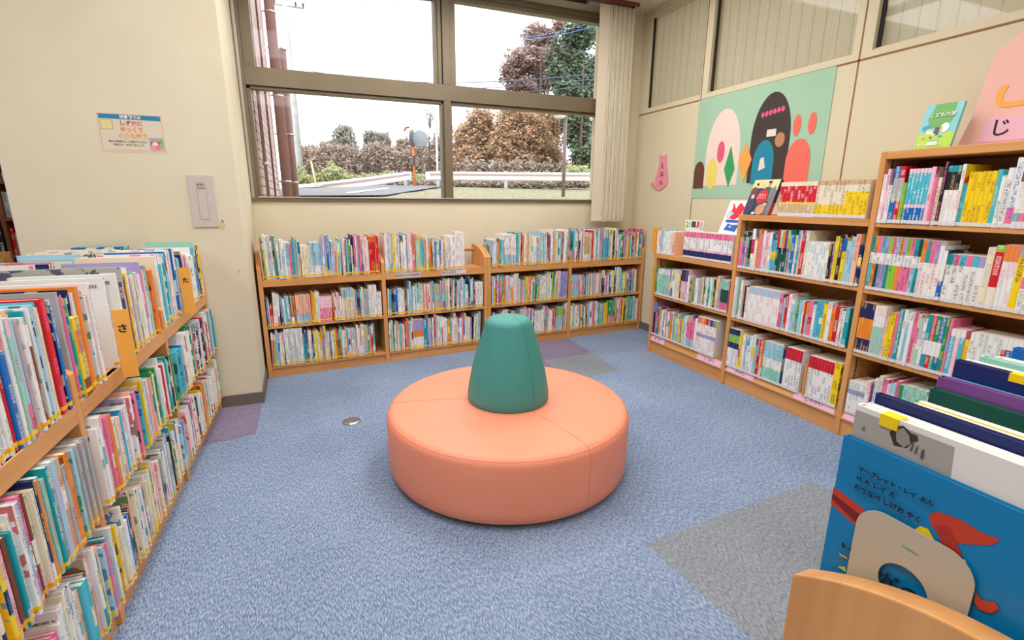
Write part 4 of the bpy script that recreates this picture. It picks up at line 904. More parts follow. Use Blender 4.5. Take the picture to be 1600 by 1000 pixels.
# peach-pink bear-ish board sign on top of the tall case
e = empty('board_sign', F_RIGHT @ T(1.985, 0.20, 1.575)); tag(e, 'large peach-pink cut-out board sign with an orange curl and じ strip', 'sign')
mb = MB()
bp = [(0.0, 0.0), (0.035, 0.13), (0.06, 0.31), (0.075, 0.40), (0.16, 0.47), (0.30, 0.52), (0.42, 0.50), (0.50, 0.40), (0.54, 0.2), (0.55, 0.0)]
mb.prism(bp, 1, -0.006, 0.0, M['bearpink']); bo = mb.build('board', e, mw=T(0, 0, 0.012))
mb = MB(); mb.box(-0.05, 0.60, -0.05, 0.05, 0.0005, 0.012, M['woodH']); mb.build('base', e, bevel=0.002)
mb = MB(); mb.prism([(0.135, 0.255), (0.115, 0.235), (0.112, 0.19), (0.128, 0.165), (0.16, 0.155), (0.24, 0.158), (0.24, 0.178), (0.165, 0.177), (0.142, 0.188), (0.138, 0.215), (0.152, 0.25)], 1, -0.0085, -0.006, M['cardorange']); mb.build('orange_curl', bo)
mb = MB(); mb.prism([(0.085, 0.012), (0.095, 0.115), (0.40, 0.115), (0.40, 0.012)], 1, -0.0085, -0.006, M['pinkpaper']); sp_ = mb.build('name_strip', bo)
text('じ', 0.082, T(0.155, -0.009, 0.066) @ STAND, sp_, M['ink'], off=0.001)
# orange index cards
def card(F, x, y0, y1, z0, z1, lab, ch=None, th=0.004, cs_=0.03, grp='orange index cards', face=None):
    mb = MB(); mb.box(x, x+th, y0, y1, z0, z1, M['cardorange'])
    o = mb.build('index_card', mw=F); tag(o, lab, 'index card', grp)
    if ch:   # lettering on the face toward the viewer (the x side)
        text(ch, cs_, T(x-0.0005, (y0+y1)/2, z0+(z1-z0)*0.72) @ RZ(R(-90)) @ STAND, o, M['ink'], off=0.001)
    if face:
        m2 = MB(); m2.box(x-0.0006, x, y0+0.002, y1-0.03, z0+0.01, z1-0.01, flat('beigeprint', (236, 200, 160))); m2.build('printed_strip', o)
    return o
card(F_LEFT, lx(1.985), -0.058, -0.0125, 0.718, 0.955, 'orange index card marked さ, sticking out of the left case top row', 'さ', cs_=0.032)
card(F_LEFT, lx(2.865), -0.062, -0.0125, 0.752, 0.985, 'orange index card marked た, farther along the left case top row', 'た', cs_=0.028)
card(F_RIGHT, 0.008, -0.045, 0.05, 0.8855, 1.105, 'orange index card at the corner end, on top of the lowest right bookcase', face=True)
card(F_RIGHT, 0.033, -0.030, 0.02, 0.5305, 0.765, 'orange index card at the left end of the lowest right bookcase, upper shelf', face=True)
card(F_RIGHT, 0.500, -0.010, 0.075, 0.5305, 0.738, 'orange index card between books on the upper shelf, lowest right bookcase', face=True)
card(F_RIGHT, 1.537, -0.010, 0.07, 0.1505, 0.357, 'orange index card on the bottom shelf of the middle right bookcase', face=True)

# ================================================================ FACE-OUT BOOKS
def faceout(F, w_, h_, t, lean, label_, covm, base=0.0):
    """front cover toward -Y of F, leaning back"""
    e = empty('display_book', F @ Matrix.Rotation(-lean, 4, 'X')); tag(e, label_, 'book', 'books shown face out')
    mb = MB(); mb.box(0, w_, 0, 0.0016, 0, h_, covm); mb.box(0, w_, t-0.0016, t, 0, h_, covm); mb.box(w_-0.0016, w_, 0.0016, t-0.0016, 0, h_, covm); mb.build('cover', e)
    mb = MB(); mb.box(0.002, w_-0.0018, 0.0018, t-0.0018, 0.003, h_-0.003, M['page']); mb.build('page_block', e)
    return e
def prints(e, items, name='cover_print'):
    mb = MB()
    for k, it in enumerate(items):
        y = -0.0003-0.00025*k; col = flat('c_%d_%d_%d' % it[1], it[1], 0.4)
        if it[0] == 'r': mb.box(it[2], it[3], y, y+0.0002, it[4], it[5], col)
        elif it[0] == 'o': mb.face([(it[2]+it[4]*math.cos(2*math.pi*q/24), y, it[3]+it[5]*math.sin(2*math.pi*q/24)) for q in range(24)], col)
        elif it[0] == 'p': mb.face([(p[0], y, p[1]) for p in it[2]], col)
    o = mb.build(name, e, fix=False); return o
# green and blue cover on a wire stand, tall case
DG = faceout(F_RIGHT @ T(rx(1.648), 0.055, 1.5785), 0.155, 0.213, 0.016, R(14), 'green and sky-blue book こども六法 on a wire stand, tall right bookcase', flat('skyc', (120, 200, 200), 0.35))
prints(DG, [('r', (176, 214, 50), 0, 0.155, 0, 0.072), ('o', (98, 168, 72), 0.078, 0.150, 0.054, 0.055), ('p', (98, 168, 72), [(0.04, 0.213), (0.03, 0.16), (0.125, 0.16), (0.125, 0.213)]), ('p', (60, 66, 74), [(0.066, 0.062), (0.088, 0.062), (0.086, 0.10), (0.068, 0.10)]),
    ('o', (40, 150, 190), 0.03, 0.10, 0.02, 0.014), ('o', (244, 214, 110), 0.045, 0.085, 0.015, 0.009), ('o', (250, 248, 240), 0.05, 0.075, 0.016, 0.006), ('o', (250, 248, 240), 0.108, 0.096, 0.018, 0.022), ('o', (240, 160, 90), 0.094, 0.092, 0.006, 0.012), ('o', (240, 150, 160), 0.028, 0.052, 0.008, 0.005), ('o', (90, 160, 200), 0.098, 0.056, 0.009, 0.006), ('o', (250, 248, 240), 0.07, 0.065, 0.009, 0.004), ('o', (120, 80, 50), 0.06, 0.052, 0.004, 0.006),
    ('r', (60, 160, 110), 0.055, 0.098, 0.032, 0.036), ('r', (240, 240, 236), 0.055, 0.098, 0.014, 0.032)])
text('こども六法', 0.0215, T(0.083, -0.005, 0.157) @ STAND, DG, M['white'], off=0.0006)
e = empty('book_stand', F_RIGHT @ T(rx(1.648), 0.055, 1.5755)); tag(e, 'white wire book stand holding the green book on the tall right bookcase', 'book stand')
mb = MB()
mb.tube([(0.02, 0.10, 0.002), (0.02, -0.012, 0.002), (0.02, -0.016, 0.022), (0.13, -0.016, 0.022), (0.13, -0.012, 0.002), (0.13, 0.10, 0.002)], 0.0018, M['white'], 8)
mb.tube([(0.02, 0.04, 0.002), (0.045, 0.095, 0.18), (0.105, 0.095, 0.18), (0.13, 0.04, 0.002)], 0.0018, M['white'], 8); mb.tube([(0.02, 0.10, 0.002), (0.055, 0.096, 0.175)], 0.0018, M['white'], 8)
mb.build('wire_frame', e)
# history book on the middle case
HB = faceout(F_RIGHT @ T(rx(2.64), 0.03, 1.2365), 0.205, 0.245, 0.030, R(20), 'grey book with a red disc and painted figures, facing out on the middle right bookcase', flat('greyc', (112, 112, 112), 0.3))
prints(HB, [('r', (226, 218, 150), 0, 0.205, 0.17, 0.245), ('r', (120, 122, 122), 0.12, 0.205, 0.02, 0.17), ('r', (54, 64, 92), 0.0, 0.10, 0.0, 0.14), ('o', (70, 92, 70), 0.13, 0.165, 0.035, 0.03), ('o', (122, 126, 130), 0.175, 0.16, 0.022, 0.045), ('o', (40, 50, 112), 0.075, 0.165, 0.035, 0.022), ('o', (110, 60, 60), 0.03, 0.165, 0.03, 0.03),
    ('o', (236, 200, 170), 0.04, 0.20, 0.010, 0.013), ('o', (60, 40, 30), 0.04, 0.212, 0.010, 0.010), ('o', (236, 200, 170), 0.085, 0.21, 0.012, 0.015), ('o', (200, 160, 120), 0.135, 0.212, 0.011, 0.015), ('o', (30, 30, 32), 0.135, 0.226, 0.013, 0.009), ('o', (212, 214, 216), 0.172, 0.20, 0.011, 0.016),
    ('o', (210, 34, 52), 0.11, 0.125, 0.044, 0.048), ('o', (52, 62, 96), 0.035, 0.07, 0.035, 0.07), ('o', (236, 200, 170), 0.035, 0.125, 0.013, 0.016), ('o', (206, 150, 112), 0.13, 0.035, 0.036, 0.036), ('o', (232, 196, 160), 0.155, 0.075, 0.012, 0.014), ('o', (50, 90, 90), 0.157, 0.088, 0.013, 0.008), ('o', (244, 236, 220), 0.085, 0.01, 0.014, 0.008), ('r', (200, 40, 40), 0.03, 0.046, 0.055, 0.062)])
text('歴史を\n変えた人', 0.019, T(0.112, -0.0065, 0.125) @ STAND, HB, flat('goldink', (244, 214, 190)))
mb = MB(); mb.box(0.2051, 0.2055, 0.002, 0.028, 0.09, 0.245, flat('spk', (52, 36, 36))); mb.box(0.2051, 0.2055, 0.002, 0.028, 0.0, 0.09, flat('spr', (190, 34, 52))); mb.build('spine_print', HB)
e = empty('book_stand', F_RIGHT @ T(rx(2.64), 0.03, 1.2355)); tag(e, 'small clear wire rest behind the grey display book on the middle bookcase', 'book stand')
mb = MB(); mb.tube([(0.06, 0.17, 0.002), (0.06, 0.034, 0.002)], 0.0016, M['steel'], 8); mb.tube([(0.06, 0.17, 0.002), (0.09, 0.125, 0.19), (0.13, 0.125, 0.19), (0.15, 0.17, 0.002), (0.15, 0.034, 0.002)], 0.0016, M['steel'], 8); mb.build('wire_frame', e)
# white, red and blue book leaning behind the navy-footed set
KB = faceout(F_RIGHT @ T(rx(2.865), 0.045, 1.0925), 0.185, 0.255, 0.014, R(22), 'white book with red and blue lettering leaning on the lowest right bookcase', flat('whc', (236, 236, 238), 0.35))
prints(KB, [('o', (206, 210, 214), 0.05, 0.15, 0.04, 0.04), ('p', (222, 34, 52), [(0.045, 0.235), (0.08, 0.19), (0.12, 0.235), (0.15, 0.18), (0.13, 0.13), (0.07, 0.125), (0.05, 0.16)]), ('p', (222, 34, 52), [(0.05, 0.12), (0.1, 0.11), (0.14, 0.135), (0.16, 0.2), (0.10, 0.24)]), ('r', (30, 90, 190), 0.03, 0.16, 0.088, 0.108), ('p', (30, 100, 200), [(0.04, 0.03), (0.15, 0.02), (0.165, 0.075), (0.10, 0.07), (0.06, 0.08)]), ('r', (250, 220, 60), 0.08, 0.10, 0.05, 0.062), ('o', (150, 200, 230), 0.065, 0.155, 0.012, 0.012), ('o', (236, 150, 150), 0.04, 0.225, 0.008, 0.008)])
# small case marked 21 behind the top row
e = empty('display_card', F_RIGHT @ T(rx(3.40), 0.205, 0.8855)); tag(e, 'small white stand card with a green 21 behind the books near the corner', 'card')
mb = MB(); mb.box(0, 0.215, 0, 0.008, 0, 0.285, M['white']); mb.box(0, 0.215, 0.008, 0.05, 0, 0.008, M['white']); mb.build('panel', e)
text('21', 0.06, T(0.040, -0.0006, 0.245) @ STAND, e, flat('g21', (60, 190, 60)), off=0.002)
mb = MB(); mb.box(0.075, 0.125, -0.0005, 0, 0.225, 0.275, flat('ink_l', (70, 70, 74))); mb.face([(0.132, -0.0006, 0.22), (0.16, -0.0006, 0.23), (0.162, -0.0006, 0.282), (0.14, -0.0006, 0.275)], flat('redl', (226, 60, 60))); mb.box(0.168, 0.205, -0.0005, 0, 0.21, 0.275, flat('glp', (196, 196, 196))); mb.build('print', e, fix=False)
# extra writing and open face on the cream atlas
for b in IND:
    if b['row'].startswith('upper shelf of the middle') and b['col'] == 'cream' and b['h'] > 0.28 and 'obj' in b:
        text('13人の', 0.036, T(-0.0004, 0.15, b['h']-0.07) @ RZ(R(-90)) @ STAND, b['obj'], M['ink']); break

# ================================================================ NEAR CASE: BOOKEND AND COVER ART
def local_cover(b):
    """helper placing print on the cover facing -X world (local x = t side in F_NEAR)"""
    return b['obj'], b['t']
o, t = local_cover(nb0)
# printed cover lies in the plane local x = t, facing +x local (world -X). u = depth from spine, v = height
def cov(o, t, polys, nm='cover_print'):
    mb = MB()
    for k, (pts, col) in enumerate(polys):
        mb.face([(t+0.0003+0.00018*k, u, v) for u, v in pts], flat('c_%d_%d_%d' % col, col, 0.35))
    return mb.build(nm, o, fix=False)
def UV(px, py, X=0.606):
    P = on_x(px, py, X); return (0.372-P.y, P.z-0.7505)
def PX(*a): return [UV(px, py) for px, py in a]
def zc(x, y): return (1280+x/3.334, 700+y/3.334)
def ell(cx, cy, a, b_, rot=0, n=22):
    r = []
    for k in range(n):
        q = 2*math.pi*k/n; u, v = a*math.cos(q), b_*math.sin(q); r.append((cx+u*math.cos(rot)-v*math.sin(rot), cy+u*math.sin(rot)+v*math.cos(rot)))
    return r
RED = (200, 62, 36); DRK = (50, 30, 34)
base = [([(0.0005, 0), (0.2215, 0), (0.2215, 0.284), (0.0005, 0.284)], (4, 124, 178))]
band = PX(zc(76, 200), zc(235, 318), zc(185, 400), zc(62, 290))
band2 = PX(zc(72, 235), zc(210, 345), zc(190, 385), zc(66, 262))
polys = base + [(band, RED), (band2, (120, 34, 30)),
    (PX(zc(572, 345), zc(620, 330), zc(740, 372), zc(850, 440), zc(950, 476), zc(900, 505), zc(760, 500), zc(660, 480), zc(590, 410)), RED), (PX(zc(600, 400), zc(680, 410), zc(750, 560), zc(720, 580), zc(640, 500)), (176, 50, 34)),
    (PX(zc(490, 430), zc(530, 405), zc(570, 420), zc(610, 490), zc(590, 490)), (244, 212, 20)), (PX(zc(730, 575), zc(765, 580), zc(772, 605), zc(755, 600)), (244, 212, 20)),
    (PX(zc(108, 545), zc(150, 568), zc(150, 578), zc(112, 556)), (244, 212, 20)), (PX(zc(100, 615), zc(142, 618), zc(142, 645)), (244, 212, 20)),
    (PX(zc(820, 745), zc(850, 790), zc(920, 800), zc(945, 835), zc(900, 860), zc(840, 840), zc(812, 800)), RED)]
cov(o, t, polys)
# lettering on the blue cover: reads from spine (local y=0) inwards, faces +x local
def cov_text(s, size, px, py, o, t, m, X=0.606, off=0.0):
    u, v = UV(px, py, X)
    # text right = +y local, up = +z, normal = +x local
    Mx = Matrix(((0, 0, 1, t+0.0045), (1, 0, 0, u), (0, 1, 0, v), (0, 0, 0, 1)))
    return text(s, size, Mx, o, m, align='LEFT', off=off or 0.00022)
P_ = zc(215, 88); cov_text('マーグレット・レイ ぶん', 0.0072, P_[0], P_[1]+4, o, t, M['ink'])
P_ = zc(208, 135); cov_text('H. A. レイ え', 0.0078, P_[0], P_[1]+4, o, t, M['ink'])
P_ = zc(195, 182); cov_text('わたなべ しげお やく', 0.0078, P_[0], P_[1]+4, o, t, M['ink'])
P_ = zc(110, 512); cov_text('ど', 0.020, P_[0], P_[1], o, t, M['ink'], off=0.0008)
P_ = zc(322, 650); cov_text('がの', 0.022, P_[0], P_[1]+4, o, t, M['ink'], off=0.0005)
# grey photograph on the next book
o, t = local_cover(nb1); X1 = 0.617
def U1(px, py):
    P = on_x(px, py, X1); return (0.370-P.y, P.z-0.7505)
gz = lambda x, y: U1(1320+x/4.546, 500+y/4.546)
cov(o, t, [([(0.0006, 0), (0.339, 0), (0.339, 0.3246), (0.0006, 0.3246)], (236, 228, 220)), ([(0.0006, 0), (0.13, 0), (0.105, 0.318), (0.0006, 0.318)], (172, 164, 156)),
    ([gz(320, 800), gz(350, 755), gz(420, 750), gz(470, 800), gz(500, 860), gz(440, 910), gz(350, 890)], (60, 52, 48)), ([gz(365, 780), gz(420, 765), gz(460, 820), gz(470, 880), gz(420, 905), gz(370, 860)], (150, 142, 134)),
    ([gz(455, 795), gz(520, 820), gz(525, 860), gz(490, 865)], (66, 58, 54)), ([gz(485, 880), gz(500, 868), gz(480, 930), gz(465, 925)], (90, 82, 76)), ([gz(515, 900), gz(530, 890), gz(510, 950), gz(497, 945)], (90, 82, 76)), ([gz(550, 925), gz(572, 915), gz(560, 985), gz(540, 980)], (90, 82, 76)),
    ([gz(130, 760), gz(148, 758), gz(146, 782), gz(132, 780)], (100, 94, 90))])
mb = MB(); mb.box(-0.0006, nb1['t']+0.0025, 0.030, 0.050, nb1['h']-0.014, nb1['h']+0.0006, M['tapeY']); mb.build('yellow_tab', o)
o, t = local_cover(nb3)
mb = MB(); 
for k in range(13): mb.face([(t+0.0005, 0.02+k*0.022+a, nb3['h']-0.026+c) for a, c in ell(0, 0, 0.0075, 0.007, n=12)], flat('pale_l', (120, 140, 176)))
mb.face([(t+0.0004, 0.005, nb3['h']-0.04), (t+0.0004, 0.29, nb3['h']-0.04), (t+0.0004, 0.29, nb3['h']-0.038), (t+0.0004, 0.005, nb3['h']-0.038)], flat('pale_l', (120, 140, 176)))
mb.build('cover_print', o, fix=False)
mb = MB(); mb.box(-0.0006, nb6['t']+0.0006, 0.06, 0.08, nb6['h']-0.010, nb6['h']+0.0006, M['tapeY']); mb.build('yellow_tab', nb6['obj'])
# bookend: bent steel plate with a round hole, standing against the blue book
e = empty('bookend', T(0.6005, 0.2755, 0.7505)); tag(e, 'beige metal bookend with a round hole against the bright blue picture book', 'bookend')
W2, H2, RC, HC, HR = 0.060, 0.214, 0.030, 0.138, 0.0260
out = [(-W2, 0.0)] + [(-W2+RC-RC*math.cos(q), H2-RC+RC*math.sin(q)) for q in [math.pi/2*k/8 for k in range(9)]] + [(W2-RC+RC*math.sin(q), H2-RC+RC*math.cos(q)) for q in [math.pi/2*k/8 for k in range(9)]] + [(W2, 0.0)]
nseg = 48
def rayout(a):
    d = (math.cos(a), math.sin(a)); best = None
    n_ = len(out)
    for i in range(n_):
        p, q = out[i], out[(i+1) % n_]
        ex, ey = q[0]-p[0], q[1]-p[1]; den = d[0]*ey-d[1]*ex
        if abs(den) < 1e-9: continue
        s_ = ((p[0])*ey-(p[1]-HC)*ex)/den; u_ = ((p[0])*d[1]-(p[1]-HC)*d[0])/den
        if s_ > 0 and -1e-6 <= u_ <= 1+1e-6 and (best is None or s_ < best): best = s_
    return (d[0]*best, HC+d[1]*best)
mb = MB()
angs = sorted([2*math.pi*k/nseg for k in range(nseg)] + [math.atan2(z-HC, y) % (2*math.pi) for y, z in out])
for a, b_ in zip(angs, angs[1:]+[angs[0]+2*math.pi]):
    if b_-a < 1e-5: continue
    o1, o2 = rayout(a), rayout(b_); i1 = (HR*math.cos(a), HC+HR*math.sin(a)); i2 = (HR*math.cos(b_), HC+HR*math.sin(b_))
    for xx in (0.0, 0.0014): mb.face([(xx, i1[0], i1[1]), (xx, o1[0], o1[1]), (xx, o2[0], o2[1]), (xx, i2[0], i2[1])], M['beige'])
    mb.face([(0, i1[0], i1[1]), (0, i2[0], i2[1]), (0.0014, i2[0], i2[1]), (0.0014, i1[0], i1[1])], M['beige']); mb.face([(0, o1[0], o1[1]), (0.0014, o1[0], o1[1]), (0.0014, o2[0], o2[1]), (0, o2[0], o2[1])], M['beige'])
pl_ = mb.build('upright_plate', e)
mb = MB(); mb.box(-0.0012, 0.09, -0.05, 0.05, -0.0003, 0.0004, M['beige']); mb.build('foot_plate', e)
mb = MB(); mb.face([(-0.0004, a, 0.188+c) for a, c in ell(0.0, 0, 0.0095, 0.0012, R(3))], flat('greenmark', (120, 168, 110))); mb.build('maker_mark', pl_, fix=False)

# ================================================================ ADULT SECTION BEYOND THE PILLAR
Y6 = 6.4
e = empty('tall_bookcase', T(-3.6, Y6, 0)); tag(e, 'tall dark wood bookcase glimpsed beyond the pillar wall at the left', 'bookcase')
for x in (0.0, 0.86, 0.0+1.72):
    mb = MB(); mb.box(x-0.03, x, 0, 0.3, 0, 2.1, M['woodD']); mb.build('side_panel', e)
for z in (0.08, 0.42, 0.76, 1.12, 1.47, 1.80, 2.1):
    mb = MB(); mb.box(0, 1.69, 0.004, 0.3, z-0.03, z, M['woodD']); mb.build('shelf_board', e)
mb = MB(); mb.box(0, 1.69, 0.29, 0.3, 0.08, 2.07, M['woodD']); mb.build('back_panel', e)
rr = random.Random(77)
B2 = BK()
FA = T(-3.6, Y6, 0)
for z in (0.76, 1.12, 1.47):
    x = 0.5
    while x < 1.66:
        t = rr.uniform(0.02, 0.04)
        if 0.82 < x+t and x < 0.865: x = 0.866
        if x+t > 1.68: break
        c = rr.choice(['grey', 'brown', 'tan', 'black', 'white', 'orange', 'pale blue', 'red', 'dark green', 'cream'])
        b = dict(t=t, h=rr.uniform(0.19, 0.27), d=0.18, col=c, tc='black' if c in ('white', 'cream', 'grey', 'tan') else 'white', bands=None, seed=rr.random(), art=False, hard=True)
        cover_geo(B2, FA @ T(x, 0.03, z+0.0005), b); pages_geo(B2, FA @ T(x, 0.03, z+0.0005), b, 1); x += t+0.001
bo2 = B2.make('adult_books', [M['book'], M['page']]); tag(bo2, 'dim row of adult books on the dark bookcase beyond the pillar', 'books', kind='stuff')
e = empty('magazine_rack', T(-2.75, 4.75, 0)); tag(e, 'low wooden rack of cream paper files beyond the pillar wall', 'rack')
mb = MB(); mb.box(-0.5, 0.56, 0, 0.35, 0, 0.68, M['woodH']); mb.box(-0.5, 0.56, 0.32, 0.35, 0.68, 0.9, M['woodH']); mb.build('body', e, bevel=0.003)
mb = MB()
for k in range(24): mb.box(-0.49+k*0.043, -0.49+k*0.043+0.036, 0.03, 0.29, 0.681, 0.86+0.01*math.sin(k*2.1), flat('file%d' % (k % 3), [(226, 206, 150), (232, 216, 170), (210, 190, 130)][k % 3], 0.8))
o = mb.build('paper_files', e); o['kind'] = 'stuff'

# ================================================================ OUTDOORS
def attr_simple(name, rough):
    m = bpy.data.materials.new(name); m.use_nodes = True; n, l, b = NT(m)
    a = n.new('ShaderNodeAttribute'); a.attribute_name = 'bcol'; l.new(a.outputs['Color'], b.inputs['Base Color']); b.inputs['Roughness'].default_value = rough; b.inputs['Specular IOR Level'].default_value = 0.1
    return m
M['leaf'] = attr_simple('leaves', 0.9)
M['grass'] = noise_mix(mat('autumn_grass', (190, 186, 130), 0.95), [(0.38, (118, 120, 84)), (0.5, (158, 152, 118)), (0.62, (190, 178, 150))], 14, 8, bump=0.4)
M['litter'] = noise_mix(mat('leaf_litter', (150, 128, 104), 0.95), [(0.35, (110, 98, 76)), (0.5, (150, 128, 104)), (0.68, (186, 160, 130))], 3, 6)
M['asphalt'] = noise_mix(mat('asphalt', (140, 138, 140), 0.9), [(0.3, (128, 126, 128)), (0.7, (152, 150, 152))], 6, 4)
M['galv'] = mat('galvanised_rail', (226, 228, 232), 0.5, 0.1)
M['concrete'] = noise_mix(mat('concrete_pole', (190, 192, 190), 0.85), [(0.3, (176, 180, 178)), (0.7, (204, 206, 202))], 3)
M['brownpipe'] = mat('brown_pipe', (160, 122, 116), 0.55)
M['bark'] = noise_mix(mat('bark', (110, 92, 80), 0.9), [(0.3, (88, 74, 64)), (0.7, (130, 110, 96))], 8)
def brickmat():
    m = mat('pink_brick_tile', (214, 186, 178), 0.8); n, l, b = NT(m)
    tc = n.new('ShaderNodeTexCoord'); mp = n.new('ShaderNodeMapping'); l.new(tc.outputs['Object'], mp.inputs[0]); mp.inputs['Rotation'].default_value = (R(90), 0, R(90))
    sx = n.new('ShaderNodeSeparateXYZ'); l.new(tc.outputs['Object'], sx.inputs[0]); cb = n.new('ShaderNodeCombineXYZ'); l.new(sx.outputs[1], cb.inputs[0]); l.new(sx.outputs[2], cb.inputs[1])
    t = n.new('ShaderNodeTexBrick'); t.inputs['Scale'].default_value = 1.0; t.inputs['Brick Width'].default_value = 0.26; t.inputs['Row Height'].default_value = 0.075; t.inputs['Mortar Size'].default_value = 0.006
    t.inputs['Color1'].default_value = lin((222, 196, 190)); t.inputs['Color2'].default_value = lin((208, 180, 174)); t.inputs['Mortar'].default_value = lin((150, 96, 96)); l.new(cb.outputs[0], t.inputs['Vector'])
    l.new(t.outputs[0], b.inputs['Base Color']); return m
M['brick'] = brickmat()
# terrain
mb = MB(); NX, NY = 30, 40
random.seed(3)
vs = [[None]*(NX+1) for _ in range(NY+1)]
for j in range(NY+1):
    for i in range(NX+1):
        Y = 4.75 + (j/NY)**1.6*90; X = -0.9 + 62*i/NX; vs[j][i] = (X, Y, ground_z(Y) + (0.02*random.uniform(-1, 1) if Y > 9 else 0))
for j in range(NY):
    for i in range(NX): mb.face([vs[j][i], vs[j][i+1], vs[j+1][i+1], vs[j+1][i]], M['grass'] if vs[j][i][1] < 22.5 else M['litter'], True)
gb = mb.build('ground', fix=False); struct(gb)
def gq(pts, m, dz): mb.face([tuple(gpt(*p) + Vector((0, 0, dz))) for p in pts], m)
mb = MB()
gq([(440, 308.5), (600, 307.5), (650, 299), (700, 290.8), (640, 290.5), (440, 297)], M['asphalt'], 0.03)
struct(mb.build('road', fix=False))
mb = MB(); wl = flat('whiteline', (238, 238, 236))
gq([(545, 305.6), (608, 296.6), (606, 294.8), (540, 303.4)], wl, 0.04); gq([(440, 296.8), (470, 295.6), (520, 292.6), (520, 291.6), (470, 294.2), (440, 295.2)], wl, 0.04)
struct(mb.build('road_marking', fix=False))
# guard rails
def guard(name, pts, hgt, posts, lab):
    e = empty(name, Matrix.Identity(4)); tag(e, lab, 'guard rail', 'roadside guard rails')
    prof = [(-0.17, 0), (-0.15, 0.05), (-0.09, 0.05), (-0.05, 0.0), (0.05, 0.0), (0.09, 0.05), (0.15, 0.05), (0.17, 0)]
    mb = MB()
    for a, b_ in zip(pts[:-1], pts[1:]):
        d = Vector((b_[0]-a[0], b_[1]-a[1], 0)).normalized(); n_ = Vector((d.y, -d.x, 0))
        for k in range(len(prof)-1):
            p, q = prof[k], prof[k+1]
            A_ = [Vector(a)+n_*p[1]+Vector((0, 0, p[0])), Vector(b_)+n_*p[1]+Vector((0, 0, p[0])), Vector(b_)+n_*q[1]+Vector((0, 0, q[0])), Vector(a)+n_*q[1]+Vector((0, 0, q[0]))]
            mb.face([tuple(v) for v in A_], M['galv']); mb.face([tuple(v-n_*0.012) for v in A_][::-1], M['galv'])
        for zz in (-0.17, 0.17): mb.box(0, 0, 0, 0, 0, 0, M['galv']) if False else None
    mb.build('beam', e, fix=False)
    mb = MB(); rust = flat('rustline', (214, 150, 130))
    for a, b_ in zip(pts[:-1], pts[1:]):
        d = Vector((b_[0]-a[0], b_[1]-a[1], 0)).normalized(); n_ = Vector((d.y, -d.x, 0))
        for zz in (0.035, ):
            mb.face([tuple(Vector(a)+n_*0.006+Vector((0, 0, zz-0.02))), tuple(Vector(b_)+n_*0.006+Vector((0, 0, zz-0.02))), tuple(Vector(b_)+n_*0.006+Vector((0, 0, zz+0.02))), tuple(Vector(a)+n_*0.006+Vector((0, 0, zz+0.02)))], rust)
    if name == 'guard_rail': mb.build('rust_streak', e, fix=False)
    for P in posts:
        mb = MB(); mb.tube([(P[0], P[1]+0.12, ground_z(P[1])-0.1), (P[0], P[1]+0.12, P[2]+0.2)], 0.07, M['galv'], 12); mb.build('post', e)
    for P, s_ in ((pts[0], -1), (pts[-1], 1)):
        d = (Vector(pts[1])-Vector(pts[0])) if s_ < 0 else (Vector(pts[-1])-Vector(pts[-2])); d.z = 0; d.normalize(); n_ = Vector((d.y, -d.x, 0))
        mb = MB()
        arc = [Vector(P)+d*s_*0.22*math.sin(q)+n_*(-0.18*(1-math.cos(q))+0.03) for q in [math.pi*k/8 for k in range(9)]]
        for a, b_ in zip(arc[:-1], arc[1:]): mb.face([(a.x, a.y, a.z-0.17), (b_.x, b_.y, b_.z-0.17), (b_.x, b_.y, b_.z+0.17), (a.x, a.y, a.z+0.17)], M['galv'])
        mb.build('end_cap', e, fix=False)
g2 = [tuple(at(x, y, d)) for x, y, d in ((672, 274.5, 20.5), (792, 275.5, 20.5), (930, 276.5, 20.5), (1050, 277.5, 20.5))]
guard('guard_rail', g2, 0.7, [at(685, 275, 20.5), at(792, 275.5, 20.5), at(1000, 277, 20.5)], 'straight white guard rail beyond the grass bank, right of the window mullion')
g1 = [tuple(at(x, y, d)) for x, y, d in ((425, 302, 13.6), (470, 297.5, 15), (520, 291, 16.6), (575, 284, 18.4), (640, 274.5, 20.5))]
guard('guard_rail', g1, 0.7, [at(556, 287, 17.8), at(634, 275.5, 20.3)], 'slanting white guard rail along the road in the left half of the window')
# wing of the building with down pipes
mb = MB(); mb.box(-0.9, -0.335, 4.9, 7.9, 0.9, 9.0, M['brick']); mb.build('x') if False else None
wg = mb.build('building_wing'); wg['kind'] = 'structure'
def vpipe(x, y, r, m, nm, lab, clamps, top=9.0):
    e = empty(nm, T(x, y, 1.1)); tag(e, lab, 'pipe', 'pipes on the brick wall')
    p = MB(); p.tube([(0, 0, 0), (0, 0, top-1.1)], r, m, 16); p.build('pipe_run', e)
    for z in clamps:
        c = MB(); c.lathe([(r+0.001, -0.012), (r+0.008, -0.012), (r+0.008, 0.012), (r+0.001, 0.012)], M['chrome'], 16, c=(0, 0, z-1.1)); c.box(-0.335-x, -r, -0.008, 0.008, z-1.11, z-1.09, M['chrome']); c.build('clamp', e)
vpipe(-0.235, 7.75, 0.062, M['brownpipe'], 'down_pipe', 'thick brown down pipe on the corner of the brick wall', (1.55, 2.65, 3.65))
vpipe(-0.135, 8.05, 0.045, M['brownpipe'], 'down_pipe', 'thinner brown down pipe just right of the thick one', (1.55, 2.2, 3.3), top=3.3)
vpipe(-0.31, 5.05, 0.014, flat('conduit', (150, 130, 126), 0.4), 'conduit', 'thin grey-brown conduit on the brick wall outside', (1.62,))
vpipe(-0.315, 6.3, 0.010, flat('conduit2', (120, 92, 92), 0.6), 'conduit', 'very thin dark cable run between the conduit and the down pipes', ())
